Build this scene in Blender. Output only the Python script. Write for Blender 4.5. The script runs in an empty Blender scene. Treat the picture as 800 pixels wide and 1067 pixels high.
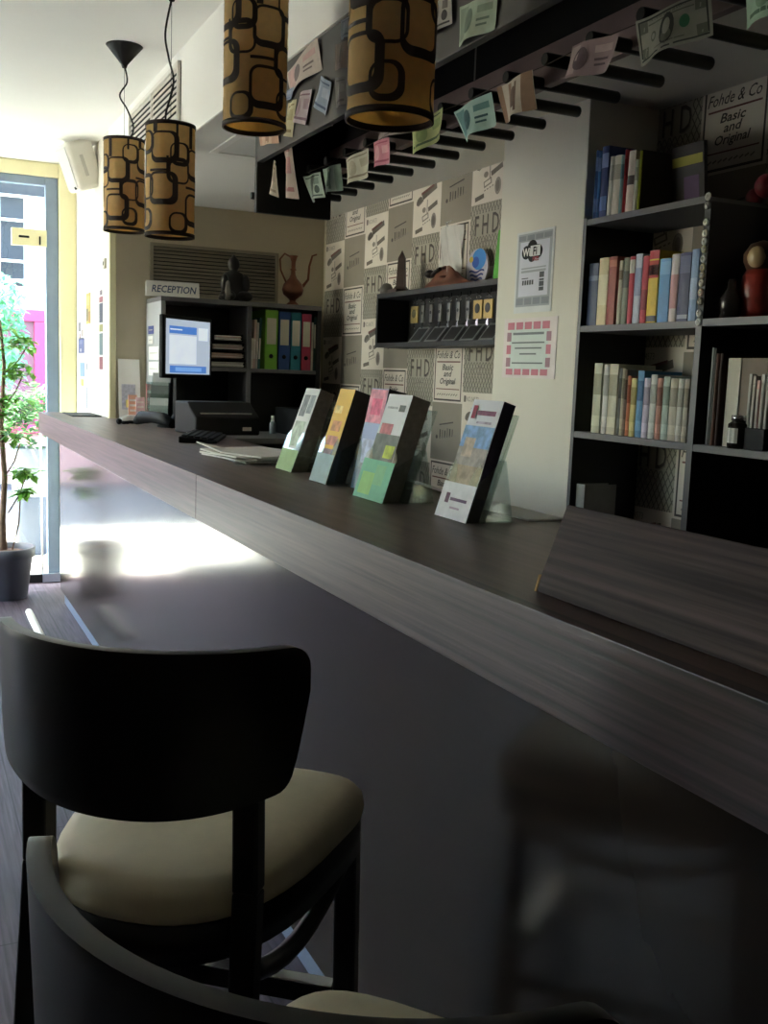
import bpy, bmesh, math, random
from mathutils import Vector, Matrix, Euler
random.seed(7)
S = bpy.context.scene
COL = S.collection
PI = math.pi

# ------------------------------------------------------------------ camera
def cam_axes(yaw, pitch, roll):
    cy, sy, cp, sp = math.cos(yaw), math.sin(yaw), math.cos(pitch), math.sin(pitch)
    f = Vector((sy*cp, cy*cp, sp)); r = Vector((cy, -sy, 0)); u = r.cross(f)
    c, s = math.cos(roll), math.sin(roll)
    return c*r + s*u, -s*r + c*u, f
_r, _u, _f = cam_axes(math.radians(25.346), math.radians(-7.647), math.radians(2.123))
cd = bpy.data.cameras.new('camera'); cam = bpy.data.objects.new('camera', cd); COL.objects.link(cam)
cam.matrix_world = Matrix(((_r.x, _u.x, -_f.x, 0), (_r.y, _u.y, -_f.y, 0), (_r.z, _u.z, -_f.z, 1.37), (0, 0, 0, 1)))
cd.sensor_fit = 'HORIZONTAL'; cd.sensor_width = 36; cd.lens = 1060/800*36
cd.clip_start = 0.02; cd.clip_end = 200
S.camera = cam

# ------------------------------------------------------------------ sky, sun, exposure
W = bpy.data.worlds.new('sky'); S.world = W; W.use_nodes = True
nt = W.node_tree; nt.nodes.clear()
sky = nt.nodes.new('ShaderNodeTexSky'); sky.sky_type = 'NISHITA'; sky.sun_disc = False
sky.sun_elevation = math.radians(58); sky.sun_rotation = math.radians(-70); sky.air_density = 1.0; sky.dust_density = 2.0; sky.altitude = 50
bg = nt.nodes.new('ShaderNodeBackground'); bg.inputs['Strength'].default_value = 1.5
wo = nt.nodes.new('ShaderNodeOutputWorld')
tint = nt.nodes.new('ShaderNodeMix'); tint.data_type = 'RGBA'; tint.blend_type = 'MULTIPLY'; tint.inputs[0].default_value = 1; tint.inputs[7].default_value = (1.0, .885, .80, 1)
nt.links.new(sky.outputs[0], tint.inputs[6]); nt.links.new(tint.outputs[2], bg.inputs[0]); nt.links.new(bg.outputs[0], wo.inputs[0])
sd = bpy.data.lights.new('sun', 'SUN'); sd.energy = 14.0; sd.angle = math.radians(0.6); sd.color = (1, .95, .86)
so = bpy.data.objects.new('sun', sd); COL.objects.link(so)
so.rotation_euler = Vector((0.50, -0.12, -0.86)).to_track_quat('-Z', 'Y').to_euler()
so.location = (-4, 10, 9)
S.view_settings.view_transform = 'Standard'; S.view_settings.look = 'None'
S.view_settings.exposure = 1.5; S.view_settings.gamma = 1.0; S.view_settings.use_curve_mapping = False

# ------------------------------------------------------------------ materials
def lin(c):
    return tuple(((v/255/12.92) if v/255 <= .04045 else ((v/255+.055)/1.055)**2.4) for v in c) + (1,)
MC = {}
def mat(name, col, rough=.6, metal=0, var=.06, scale=12, stretch=None, bump=0, spec=.5, coat=0, emit=None, sub=0, col2=None, contrast=1.0):
    """principled material with a procedural noise in its colour"""
    if name in MC: return MC[name]
    m = bpy.data.materials.new(name); m.use_nodes = True; n = m.node_tree; b = n.nodes['Principled BSDF']
    tc = n.nodes.new('ShaderNodeTexCoord'); mp = n.nodes.new('ShaderNodeMapping')
    n.links.new(tc.outputs['Object'], mp.inputs[0])
    if stretch: mp.inputs['Scale'].default_value = stretch
    ns = n.nodes.new('ShaderNodeTexNoise'); ns.inputs['Scale'].default_value = scale; ns.inputs['Detail'].default_value = 5
    n.links.new(mp.outputs[0], ns.inputs['Vector'])
    rp = n.nodes.new('ShaderNodeValToRGB')
    a = lin(col)
    if col2: lo, hi = lin(col2), a
    else: lo, hi = tuple(v*(1-var) for v in a[:3]) + (1,), tuple(min(1, v*(1+var)) for v in a[:3]) + (1,)
    rp.color_ramp.elements[0].color = lo; rp.color_ramp.elements[1].color = hi
    rp.color_ramp.elements[0].position = .5-.2/contrast; rp.color_ramp.elements[1].position = .5+.2/contrast
    n.links.new(ns.outputs['Fac'], rp.inputs[0]); n.links.new(rp.outputs[0], b.inputs['Base Color'])
    b.inputs['Roughness'].default_value = rough; b.inputs['Metallic'].default_value = metal
    b.inputs['Specular IOR Level'].default_value = spec; b.inputs['Coat Weight'].default_value = coat
    if bump:
        bp = n.nodes.new('ShaderNodeBump'); bp.inputs['Strength'].default_value = bump; bp.inputs['Distance'].default_value = .004
        n.links.new(ns.outputs['Fac'], bp.inputs['Height']); n.links.new(bp.outputs[0], b.inputs['Normal'])
    if emit:
        b.inputs['Emission Color'].default_value = a; b.inputs['Emission Strength'].default_value = emit
    if sub:
        tr = n.nodes.new('ShaderNodeBsdfTranslucent'); n.links.new(rp.outputs[0], tr.inputs[0])
        mx = n.nodes.new('ShaderNodeMixShader'); mx.inputs[0].default_value = sub
        n.links.new(b.outputs[0], mx.inputs[1]); n.links.new(tr.outputs[0], mx.inputs[2])
        n.links.new(mx.outputs[0], n.nodes['Material Output'].inputs[0])
    MC[name] = m; return m
def glass_mat(name, tint=(245, 250, 250), gloss=.08, rough=0.0, edge=.5):
    if name in MC: return MC[name]
    m = bpy.data.materials.new(name); m.use_nodes = True; n = m.node_tree; n.nodes.clear()
    o = n.nodes.new('ShaderNodeOutputMaterial'); t = n.nodes.new('ShaderNodeBsdfTransparent'); t.inputs[0].default_value = lin(tint)
    g = n.nodes.new('ShaderNodeBsdfGlossy'); g.inputs['Roughness'].default_value = rough; g.inputs[0].default_value = (.95, .97, .97, 1)
    lw = n.nodes.new('ShaderNodeLayerWeight'); lw.inputs[0].default_value = .25
    mu = n.nodes.new('ShaderNodeMath'); mu.operation = 'MULTIPLY_ADD'; mu.inputs[1].default_value = edge; mu.inputs[2].default_value = gloss
    n.links.new(lw.outputs['Facing'], mu.inputs[0])
    mx = n.nodes.new('ShaderNodeMixShader'); n.links.new(mu.outputs[0], mx.inputs[0])
    n.links.new(t.outputs[0], mx.inputs[1]); n.links.new(g.outputs[0], mx.inputs[2]); n.links.new(mx.outputs[0], o.inputs[0])
    MC[name] = m; return m
def plank_mat(name, c1, c2, rough, width, along='Y', bump=.15, length=1.2):
    m = bpy.data.materials.new(name); m.use_nodes = True; n = m.node_tree; b = n.nodes['Principled BSDF']
    tc = n.nodes.new('ShaderNodeTexCoord'); mp = n.nodes.new('ShaderNodeMapping'); n.links.new(tc.outputs['Object'], mp.inputs[0])
    if along == 'Y': mp.inputs['Rotation'].default_value = (0, 0, PI/2)
    bt = n.nodes.new('ShaderNodeTexBrick'); bt.inputs['Scale'].default_value = 1; bt.inputs['Mortar Size'].default_value = .0025
    bt.inputs['Brick Width'].default_value = length; bt.inputs['Row Height'].default_value = width
    bt.inputs['Color1'].default_value = (.8, .8, .8, 1); bt.inputs['Color2'].default_value = (1.1, 1.1, 1.1, 1); bt.inputs['Mortar'].default_value = (.35, .35, .35, 1)
    n.links.new(mp.outputs[0], bt.inputs[0])
    m2 = n.nodes.new('ShaderNodeMapping'); m2.inputs['Scale'].default_value = (2, 40, 40); n.links.new(mp.outputs[0], m2.inputs[0])
    ns = n.nodes.new('ShaderNodeTexNoise'); ns.inputs['Scale'].default_value = 2.2; ns.inputs['Detail'].default_value = 7; n.links.new(m2.outputs[0], ns.inputs[0])
    rp = n.nodes.new('ShaderNodeValToRGB'); rp.color_ramp.elements[0].color = lin(c1); rp.color_ramp.elements[1].color = lin(c2)
    rp.color_ramp.elements[0].position = .3; rp.color_ramp.elements[1].position = .7
    n.links.new(ns.outputs['Fac'], rp.inputs[0])
    mx = n.nodes.new('ShaderNodeMix'); mx.data_type = 'RGBA'; mx.blend_type = 'MULTIPLY'; mx.inputs[0].default_value = 1
    n.links.new(rp.outputs[0], mx.inputs[6]); n.links.new(bt.outputs[0], mx.inputs[7]); n.links.new(mx.outputs[2], b.inputs['Base Color'])
    b.inputs['Roughness'].default_value = rough
    bp = n.nodes.new('ShaderNodeBump'); bp.inputs['Strength'].default_value = bump; bp.inputs['Distance'].default_value = .002
    n.links.new(ns.outputs['Fac'], bp.inputs['Height']); n.links.new(bp.outputs[0], b.inputs['Normal'])
    return m

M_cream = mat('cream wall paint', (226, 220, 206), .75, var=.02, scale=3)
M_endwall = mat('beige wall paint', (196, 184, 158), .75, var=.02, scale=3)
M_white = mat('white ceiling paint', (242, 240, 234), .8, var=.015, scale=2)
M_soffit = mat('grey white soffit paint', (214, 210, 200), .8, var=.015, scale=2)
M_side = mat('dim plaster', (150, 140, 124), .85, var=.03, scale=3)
M_frame_cream = mat('cream door frame paint', (236, 228, 186), .5, var=.02)
M_alu = mat('brushed aluminium', (175, 186, 200), .28, .9, var=.05, scale=6, stretch=(20, 1, 20))
M_dooralu = mat('blue grey aluminium', (132, 148, 170), .4, .3, var=.04)
M_floor = plank_mat('dark wood planks', (48, 40, 48), (90, 78, 92), .55, .14)  # purple cast in the board colours stands in for reflected skylight
M_top = mat('dark laminate counter', (108, 88, 82), .4, var=.3, scale=1.5, stretch=(30, 1.6, 30), bump=.08, col2=(76, 61, 57))
M_fascia = mat('grey brown grained laminate', (84, 66, 66), .36, var=.3, scale=1.6, stretch=(60, 1.4, 70), bump=.14, col2=(34, 26, 26), contrast=1.15, spec=.5)
M_panel = mat('satin brown panel', (44, 37, 33), .15, 0, var=.03, scale=2, stretch=(1, 8, 1), spec=.38)
M_kick = mat('sky tinted plinth', (122, 136, 160), .3, .2, var=.04)  # blue in the base colour imitates sky reflected in the steel
M_raw = mat('raw chipboard', (196, 156, 104), .9, var=.2, scale=80)
M_black = mat('black lacquered wood', (10, 9, 11), .36, var=.25, scale=8, stretch=(1, 1, 8), spec=.35)
M_canopy = mat('dark charcoal board', (66, 60, 58), .55, var=.06, scale=4)
M_canopyblk = mat('black brown board', (30, 26, 25), .5, var=.08)
M_rail = mat('purple brown rail', (128, 106, 103), .5, var=.06)
M_rod = mat('black rod', (16, 15, 15), .4, var=.1)
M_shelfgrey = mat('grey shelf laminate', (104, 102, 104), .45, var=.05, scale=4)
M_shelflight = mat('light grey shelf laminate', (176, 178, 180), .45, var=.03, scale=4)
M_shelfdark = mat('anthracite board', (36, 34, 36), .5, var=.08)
M_seat = mat('cream leatherette', (210, 198, 166), .5, var=.04, scale=30, bump=.05)
M_steel = mat('polished steel', (210, 212, 214), .15, 1, var=.02)
M_whiteplastic = mat('white plastic', (226, 222, 212), .45, var=.02)
M_blackplastic = mat('black plastic', (18, 18, 20), .6, var=.08, spec=.25)
M_paper = mat('white paper', (236, 232, 224), .7, var=.02)
M_papergrey = mat('grey paper', (190, 186, 176), .7, var=.05)
M_acryl = glass_mat('clear acrylic', (240, 246, 244), .05, .02, .55)
M_glass = glass_mat('window glass', (240, 250, 250), .03, 0, .35)
M_tan = mat('tan lamp fabric', (238, 208, 146), .8, var=.05, scale=60, sub=.5)
M_brown = mat('dark brown print', (46, 30, 22), .75, var=.1)
M_cord = mat('black cord', (22, 20, 20), .6)
M_wp_white = mat('wallpaper off white', (224, 213, 200), .8, var=.03)
M_wp_grey = mat('wallpaper taupe', (150, 140, 126), .8, var=.03)
M_wp_lat = mat('wallpaper lattice ground', (176, 168, 152), .8, var=.03)
M_wp_ink = mat('wallpaper ink', (88, 80, 76), .8, var=.1)
M_wp_eng = mat('wallpaper engraving', (116, 106, 99), .8, var=.1)
M_wp_line = mat('wallpaper lattice line', (112, 106, 98), .8, var=.05)
M_wp_red = mat('wallpaper maroon', (126, 84, 80), .8, var=.05)
M_wp_mid = mat('wallpaper mid grey', (146, 136, 126), .8, var=.05)
M_leaf = mat('green leaf', (92, 140, 52), .5, var=.4, scale=9, sub=.4)
M_leaf2 = mat('shrub leaf', (104, 148, 96), .6, var=.4, scale=9, sub=.3)
M_leaf3 = mat('pale vine leaf', (128, 190, 150), .6, var=.35, scale=6, sub=.35)
M_bark = mat('bark', (120, 96, 76), .9, var=.3, scale=30)
M_soil = mat('soil', (92, 66, 52), .95, var=.4, scale=60)
M_potgrey = mat('dark grey pot', (84, 86, 96), .5, var=.06)
M_planter = mat('grey planter reflection tone', (120, 122, 128), .6, var=.05)  # lighter tone on the upper part imitates a reflection on the planter
M_planter2 = mat('blue grey planter', (66, 74, 90), .6, var=.05)

# ------------------------------------------------------------------ mesh building
class MB:
    def __init__(s): s.bm = bmesh.new(); s.mats = []
    def mi(s, m):
        if m not in s.mats: s.mats.append(m)
        return s.mats.index(m)
    def poly(s, pts, m, smooth=False):
        vs = [s.bm.verts.new(p) for p in pts]
        try: f = s.bm.faces.new(vs)
        except ValueError: return None
        f.material_index = s.mi(m); f.smooth = smooth; return f
    def box(s, a, b, m, M=None):
        x0, y0, z0 = [min(p, q) for p, q in zip(a, b)]; x1, y1, z1 = [max(p, q) for p, q in zip(a, b)]
        P = [Vector(p) for p in ((x0,y0,z0),(x1,y0,z0),(x1,y1,z0),(x0,y1,z0),(x0,y0,z1),(x1,y0,z1),(x1,y1,z1),(x0,y1,z1))]
        if M: P = [M @ p for p in P]
        v = [s.bm.verts.new(p) for p in P]; k = s.mi(m)
        for q in ((3,2,1,0),(4,5,6,7),(0,1,5,4),(1,2,6,5),(2,3,7,6),(3,0,4,7)):
            f = s.bm.faces.new([v[i] for i in q]); f.material_index = k
        return s
    def prism(s, outline, depth_vec, m, m_side=None):
        """closed 3-D outline pushed along depth_vec"""
        d = Vector(depth_vec); A = [Vector(p) for p in outline]
        va = [s.bm.verts.new(p) for p in A]; vb = [s.bm.verts.new(p+d) for p in A]
        k = s.mi(m); ks = s.mi(m_side or m)
        f = s.bm.faces.new(va[::-1]); f.material_index = k
        f = s.bm.faces.new(vb); f.material_index = k
        n = len(A)
        for i in range(n):
            f = s.bm.faces.new((va[i], va[(i+1) % n], vb[(i+1) % n], vb[i])); f.material_index = ks
        return s
    def grid(s, P, m, smooth=True, closeu=False, closev=False):
        """P[i][j] points"""
        V = [[s.bm.verts.new(p) for p in row] for row in P]; k = s.mi(m)
        nu, nv = len(P), len(P[0])
        for i in range(nu if closeu else nu-1):
            for j in range(nv if closev else nv-1):
                q = (V[i][j], V[(i+1) % nu][j], V[(i+1) % nu][(j+1) % nv], V[i][(j+1) % nv])
                try:
                    f = s.bm.faces.new(q); f.material_index = k; f.smooth = smooth
                except ValueError: pass
        return V
    def lathe(s, prof, c, m, n=24, sx=1, sy=1, cap=True, M=None, smooth=True):
        c = Vector(c); rows = []
        for r, z in prof:
            row = []
            for i in range(n):
                a = 2*PI*i/n; p = Vector((r*sx*math.cos(a), r*sy*math.sin(a), z))
                row.append((M @ p if M else p) + c)
            rows.append(row)
        V = s.grid(rows, m, smooth, closev=True)
        if cap:
            for row in (V[0][::-1], V[-1]):
                try: f = s.bm.faces.new(row); f.material_index = s.mi(m)
                except ValueError: pass
        return s
    def tube(s, pts, r, m, n=8, closed=False, flat=1.0):
        pts = [Vector(p) for p in pts]; rows = []; prev = None; N = len(pts)
        for i, p in enumerate(pts):
            if closed: t = pts[(i+1) % N] - pts[i-1]
            else: t = pts[min(i+1, N-1)] - pts[max(i-1, 0)]
            t.normalize()
            if prev is None:
                u = t.cross(Vector((0, 0, 1)))
                if u.length < .05: u = t.cross(Vector((1, 0, 0)))
            else: u = prev - t*prev.dot(t)
            u.normalize(); v = t.cross(u); prev = u
            rr = r[i] if isinstance(r, (list, tuple)) else r
            rows.append([p + u*rr*math.cos(2*PI*k/n) + v*rr*flat*math.sin(2*PI*k/n) for k in range(n)])
        V = s.grid(rows, m, True, closeu=closed, closev=True)
        if not closed:
            for row in (V[0][::-1], V[-1]):
                f = s.bm.faces.new(row); f.material_index = s.mi(m)
        return s
    def bar(s, a, b, w, h, m, up=(0, 0, 1)):
        a, b = Vector(a), Vector(b); t = (b-a); L = t.length; t.normalize(); up = Vector(up)
        u = t.cross(up)
        if u.length < .05: u = t.cross(Vector((0, 1, 0)))
        u.normalize(); v = u.cross(t)
        M = Matrix(((u.x, t.x, v.x, a.x), (u.y, t.y, v.y, a.y), (u.z, t.z, v.z, a.z), (0, 0, 0, 1)))
        return s.box((-w/2, 0, -h/2), (w/2, L, h/2), m, M)
    def sphere(s, c, r, m, n=16, sc=(1, 1, 1)):
        prof = [(max(1e-4, math.sin(PI*i/n))*r, -math.cos(PI*i/n)*r*sc[2]) for i in range(n+1)]
        return s.lathe(prof, c, m, n, sc[0], sc[1])
    def text(s, string, o, u, v, h, m, wfit=None, shear=0, align='C', off=0.0, bold=0.0, hfit=None):
        vs, fs, (w0, w1, h0, h1) = glyphs(string, bold)
        u, v, o = Vector(u), Vector(v), Vector(o); nrm = u.cross(v)
        sc = h/.73; sx = wfit/(w1-w0) if wfit else sc
        cx = (w0+w1)/2 if align == 'C' else w0
        bv = [s.bm.verts.new(o + u*((x-cx)*sx + shear*y*sc) + v*(y*sc) + nrm*off) for x, y in vs]
        k = s.mi(m)
        for f in fs:
            try: q = s.bm.faces.new([bv[i] for i in f]); q.material_index = k
            except ValueError: pass
        return s
    def build(s, name, parent=None, bevel=0, loc=None, smooth_angle=None, local=False, seg=2, sub=0):
        bm = s.bm
        bmesh.ops.recalc_face_normals(bm, faces=bm.faces) if not getattr(s, 'keepn', False) else None
        if parent is None and loc is None and not local:
            xs = [v.co for v in bm.verts]
            lo = [min(c[i] for c in xs) for i in range(3)]; hi = [max(c[i] for c in xs) for i in range(3)]
            loc = ((lo[0]+hi[0])/2, (lo[1]+hi[1])/2, lo[2])
        if parent is not None and not local:
            bmesh.ops.transform(bm, matrix=WM[parent.name].inverted(), verts=bm.verts); mw = WM[parent.name].copy()
        elif loc is not None:
            bmesh.ops.translate(bm, vec=-Vector(loc), verts=bm.verts); mw = Matrix.Translation(loc)
        else: mw = Matrix() if parent is None else WM[parent.name].copy()
        me = bpy.data.meshes.new(name); bm.to_mesh(me); bm.free()
        for m in s.mats: me.materials.append(m)
        o = bpy.data.objects.new(name, me); COL.objects.link(o)
        if parent is not None: o.parent = parent
        elif loc is not None: o.location = loc
        WM[o.name] = mw
        if bevel:
            b = o.modifiers.new('bevel', 'BEVEL'); b.width = bevel; b.segments = seg; b.limit_method = 'ANGLE'; b.angle_limit = math.radians(40)
        if sub:
            q = o.modifiers.new('subsurf', 'SUBSURF'); q.levels = sub; q.render_levels = sub
        return o
WM = {}
_gl = {}
def glyphs(string, bold=0.0):
    key = (string, bold)
    if key in _gl: return _gl[key]
    c = bpy.data.curves.new('lettering', 'FONT'); c.body = string; c.size = 1; c.resolution_u = 2; c.offset = bold
    o = bpy.data.objects.new('lettering', c); COL.objects.link(o)
    dg = bpy.context.evaluated_depsgraph_get(); me = bpy.data.meshes.new_from_object(o.evaluated_get(dg))
    vs = [(v.co.x, v.co.y) for v in me.vertices]; fs = [tuple(p.vertices) for p in me.polygons]
    bpy.data.objects.remove(o); bpy.data.curves.remove(c); bpy.data.meshes.remove(me)
    xs = [v[0] for v in vs] or [0, 1]; ys = [v[1] for v in vs] or [0, 1]
    _gl[key] = (vs, fs, (min(xs), max(xs), min(ys), max(ys))); return _gl[key]

def tag(o, label=None, cat=None, group=None, kind=None):
    if label: o['label'] = label
    if cat: o['category'] = cat
    if group: o['group'] = group
    if kind: o['kind'] = kind
    return o
def thing(name, label, cat, loc, rz=0, group=None):
    o = bpy.data.objects.new(name, None); COL.objects.link(o); o.empty_display_size = .1
    o.location = loc; o.rotation_euler = (0, 0, rz); WM[o.name] = Matrix.Translation(loc) @ Matrix.Rotation(rz, 4, 'Z')
    return tag(o, label, cat, group)
def copy_tree(o, parent=None):
    c = o.copy(); COL.objects.link(c); c.parent = parent
    for ch in list(o.children): copy_tree(ch, c)
    return c
def struct(mb, name, label, cat, bevel=0, loc=None):
    return tag(mb.build(name, bevel=bevel, loc=loc), label, cat, kind='structure')

# ================================================================== SETTING
XW, YE, ZS, ZC, CX = 2.13, 5.4, 2.21, 2.55, .97      # wallpaper wall, end wall, bar soffit, ceiling, bulkhead face
YF = 6.6                                              # glazed street front
m = MB(); m.box((-3.2, -2.6, -.12), (2.3, YF+.1, 0), M_floor); struct(m, 'floor', 'dark wooden plank floor running under the bar stools', 'floor', loc=(0, 0, 0))
m = MB(); m.box((-3.2, -2.6, ZC), (2.3, YF+.1, ZC+.15), M_white)
m.box((CX, -2.6, ZS), (2.3, YE+.05, ZC+.01), M_soffit)
m.box((CX-.004, -2.6, ZS+.002), (CX, YE+.05, ZC), M_white)
struct(m, 'ceiling', 'white ceiling with a lower boxed bulkhead over the bar', 'ceiling')
m = MB(); m.box((CX, YE, 0), (2.3, YF+.1, ZC), M_cream); m.box((CX+.02, YE-.003, 0), (XW, YE, ZS), M_endwall)
struct(m, 'wall_end', 'beige wall behind the reception shelves, bright side full of posters', 'wall')
m = MB(); m.box((CX-.012, YE-.02, 0), (CX+.022, YE+.03, ZS), M_frame_cream)
struct(m, 'trim_1', 'pale corner strip at the edge of the beige wall', 'trim', bevel=.004)
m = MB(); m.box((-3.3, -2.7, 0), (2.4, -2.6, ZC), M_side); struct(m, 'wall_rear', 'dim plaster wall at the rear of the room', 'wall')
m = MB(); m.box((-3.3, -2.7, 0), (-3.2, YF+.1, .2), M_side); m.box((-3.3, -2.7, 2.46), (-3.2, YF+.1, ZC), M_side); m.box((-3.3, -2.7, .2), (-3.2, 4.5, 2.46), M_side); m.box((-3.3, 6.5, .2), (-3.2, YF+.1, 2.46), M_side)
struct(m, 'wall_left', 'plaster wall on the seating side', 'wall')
# column
m = MB(); m.box((1.87, 2.617, 0), (XW+.02, 3.10, ZS+.005), M_cream); struct(m, 'wall_column', 'cream column beside the bookcase carrying two notices', 'column', bevel=.004)

# wallpaper wall: every sheet of the pattern laid on the wall mesh
m = MB(); m.box((XW, -2.6, 0), (2.3, YE, ZS+.02), M_endwall)
TW, TH, Y0 = .2675, .2525, 3.765
U, V = Vector((0, -1, 0)), Vector((0, 0, 1))
def wrect(y0, y1, z0, z1, mt, lift): m.poly([(XW-lift, y0, z0), (XW-lift, y1, z0), (XW-lift, y1, z1), (XW-lift, y0, z1)], mt)
def wblob(cy, cz, ry, rz, mt, rot=0, n=12, lift=.0022):
    pts = []
    for i in range(n):
        a = 2*PI*i/n; p, q = ry*math.cos(a), rz*math.sin(a)
        pts.append((XW-lift, cy - (p*math.cos(rot)-q*math.sin(rot)), cz + p*math.sin(rot)+q*math.cos(rot)))
    m.poly(pts, mt)
def wseg(ya, za, yb, zb, w, mt, lift=.0022):
    d = Vector((0, yb-ya, zb-za)); n_ = Vector((0, -d.z, d.y)).normalized()*w/2
    a, b = Vector((XW-lift, ya, za)), Vector((XW-lift, yb, zb))
    m.poly([a-n_, b-n_, b+n_, a+n_], mt)
def clipline(p, d, x0, x1, z0, z1):
    t0, t1 = -9, 9
    for o, dd, lo, hi in ((p[0], d[0], x0, x1), (p[1], d[1], z0, z1)):
        a, b = (lo-o)/dd, (hi-o)/dd
        if a > b: a, b = b, a
        t0, t1 = max(t0, a), min(t1, b)
    return (t0, t1) if t1-t0 > .004 else None
def tile_F(yl, zt):
    yr, zb = yl-TW, zt-TH; wrect(yl, yr, zb, zt, M_wp_lat, .001)
    for sgn in (1, -1):
        k = -14
        while k < 15:
            p = (yr+TW/2+k*.0235, zb+TH/2); d = (sgn*.62, 1)
            c = clipline(p, d, yr, yl, zb, zt)
            if c: wseg(p[0]+d[0]*c[0], p[1]+d[1]*c[0], p[0]+d[0]*c[1], p[1]+d[1]*c[1], .004, M_wp_line, .0016)
            k += 1
    cy = (yl+yr)/2
    wrect(yl-.04, yr+.04, zt-.128, zt-.038, M_wp_lat, .0019)
    m.text('F H D', (XW-.0026, cy, zt-.122), U, V, .082, M_wp_ink, wfit=.185, bold=.004)
    m.text('F H D', (XW-.0024, cy-.004, zt-.126), U, V, .082, M_wp_mid, wfit=.185, bold=.004)
    for i in range(5): wblob(cy+.05-i*.025, zt-.148-.006*abs(i-2), .009, .007, M_wp_mid)
    wblob(cy, zt-.172, .012, .009, M_wp_mid)
def tile_W(yl, zt):
    yr, zb = yl-TW, zt-TH; wrect(yl, yr, zb, zt, M_wp_white, .001)
    m.text('NO.04573', (XW-.0022, yl-.085, zt-.038), U, V, .022, M_wp_mid, wfit=.10)
    wrect(yl-.015, yl-.032, zt-.04, zt-.014, M_wp_eng, .0022)
    # pistol-like engraving, a smaller key-like one, oval seal and small cartouche
    wseg(yl-.09, zt-.085, yl-.225, zt-.05, .026, M_wp_eng); wseg(yl-.08, zt-.07, yl-.20, zt-.045, .012, M_wp_red)
    wblob(yl-.06, zt-.098, .03, .017, M_wp_eng, .4); wseg(yl-.05, zt-.115, yl-.10, zt-.095, .014, M_wp_mid)
    wseg(yl-.15, zt-.145, yl-.235, zt-.122, .02, M_wp_eng); wblob(yl-.11, zt-.142, .018, .012, M_wp_mid); wseg(yl-.14, zt-.10, yl-.14, zt-.175, .007, M_wp_mid)
    wseg(yl-.095, zt-.182, yl-.155, zt-.168, .026, M_wp_mid); wseg(yl-.102, zt-.18, yl-.148, zt-.17, .014, M_wp_white, .0026)
    wblob(yl-.205, zt-.198, .024, .034, M_wp_mid); wblob(yl-.205, zt-.198, .014, .022, M_wp_eng, lift=.0026)
    wseg(yl-.03, zt-.232, yl-.10, zt-.222, .018, M_wp_eng)
    for i in range(4): wseg(yl-.10-.02*i, zt-.205+.004*i, yl-.112-.02*i, zt-.202+.004*i, .005, M_wp_mid)
def tile_B(yl, zt):
    yr, zb = yl-TW, zt-TH; wrect(yl, yr, zb, zt, M_wp_white, .001)
    a0, a1, b0, b1 = yl-.012, yr+.012, zb+.008, zt-.008; w = .0075
    for q in ((a0, a1, b1-w, b1), (a0, a1, b0, b0+w), (a0, a0-w, b0, b1), (a1+w, a1, b0, b1)): wrect(*q, M_wp_ink, .0022)
    cy = (yl+yr)/2
    m.text('Fohde & Co', (XW-.0024, cy+.006, zt-.062), U, V, .034, M_wp_ink, wfit=.205, shear=.3, bold=.004)
    wrect(yl-.03, yr+.03, zt-.08, zt-.0745, M_wp_red, .0022)
    for t, z, w_ in (('Basic', .112, .095), ('and', .14, .065), ('Original', .172, .135)):
        m.text(t, (XW-.0024, cy+.006, zt-z), U, V, .026, M_wp_ink, wfit=w_, shear=.3, bold=.018)
    wrect(yl-.03, yr+.03, zt-.196, zt-.192, M_wp_red, .0022)
    for i in range(9): wseg(yl-.04-.021*i, zt-.222+.002*(i % 2), yl-.055-.021*i, zt-.214, .005, M_wp_mid)
def tile_G(yl, zt):
    yr, zb = yl-TW, zt-TH; wrect(yl, yr, zb, zt, M_wp_grey, .001)
    wseg(yl-.075, zt-.098, yl-.20, zt-.082, .006, M_wp_ink); wseg(yl-.07, zt-.108, yl-.20, zt-.091, .004, M_wp_mid)
    wblob(yl-.055, zt-.152, .01, .009, M_wp_ink)
    for i in range(6):
        yy = yl-.085-.022*i; zz = zt-.158+.0028*i
        wseg(yy, zz, yy, zz+.04-.004*(i % 3), .007 if i % 2 else .011, M_wp_ink)
        wseg(yy, zz+.004, yy-.018, zz+.006, .006, M_wp_mid)
    wblob(yl-.222, zt-.138, .008, .007, M_wp_mid)
SHEETS = {-1: (2.07, 'FW'), 0: (2.02, 'BG'), 1: (1.999, 'FW'), 2: (2.163, 'GB'), 3: (2.154, 'WF'), 4: (2.075, 'GB'), 5: (2.072, 'WF'),
          -5: (2.2455, 'FW'), -6: (2.23, 'BG'), -7: (2.19, 'FW'), -8: (2.15, 'GB'), -9: (2.2, 'WF')}
TILES = {'F': tile_F, 'W': tile_W, 'B': tile_B, 'G': tile_G}
for k, (zt, seq) in SHEETS.items():
    i = 0
    while zt < ZS: zt += TH; i -= 1
    while zt > .8:
        TILES[seq[i % 2]](Y0+TW*(k+1), zt); zt -= TH; i += 1
struct(m, 'wall_right', 'wall papered in a beige and grey patchwork of lettered squares', 'wall', loc=(0, 0, 0))

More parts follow.
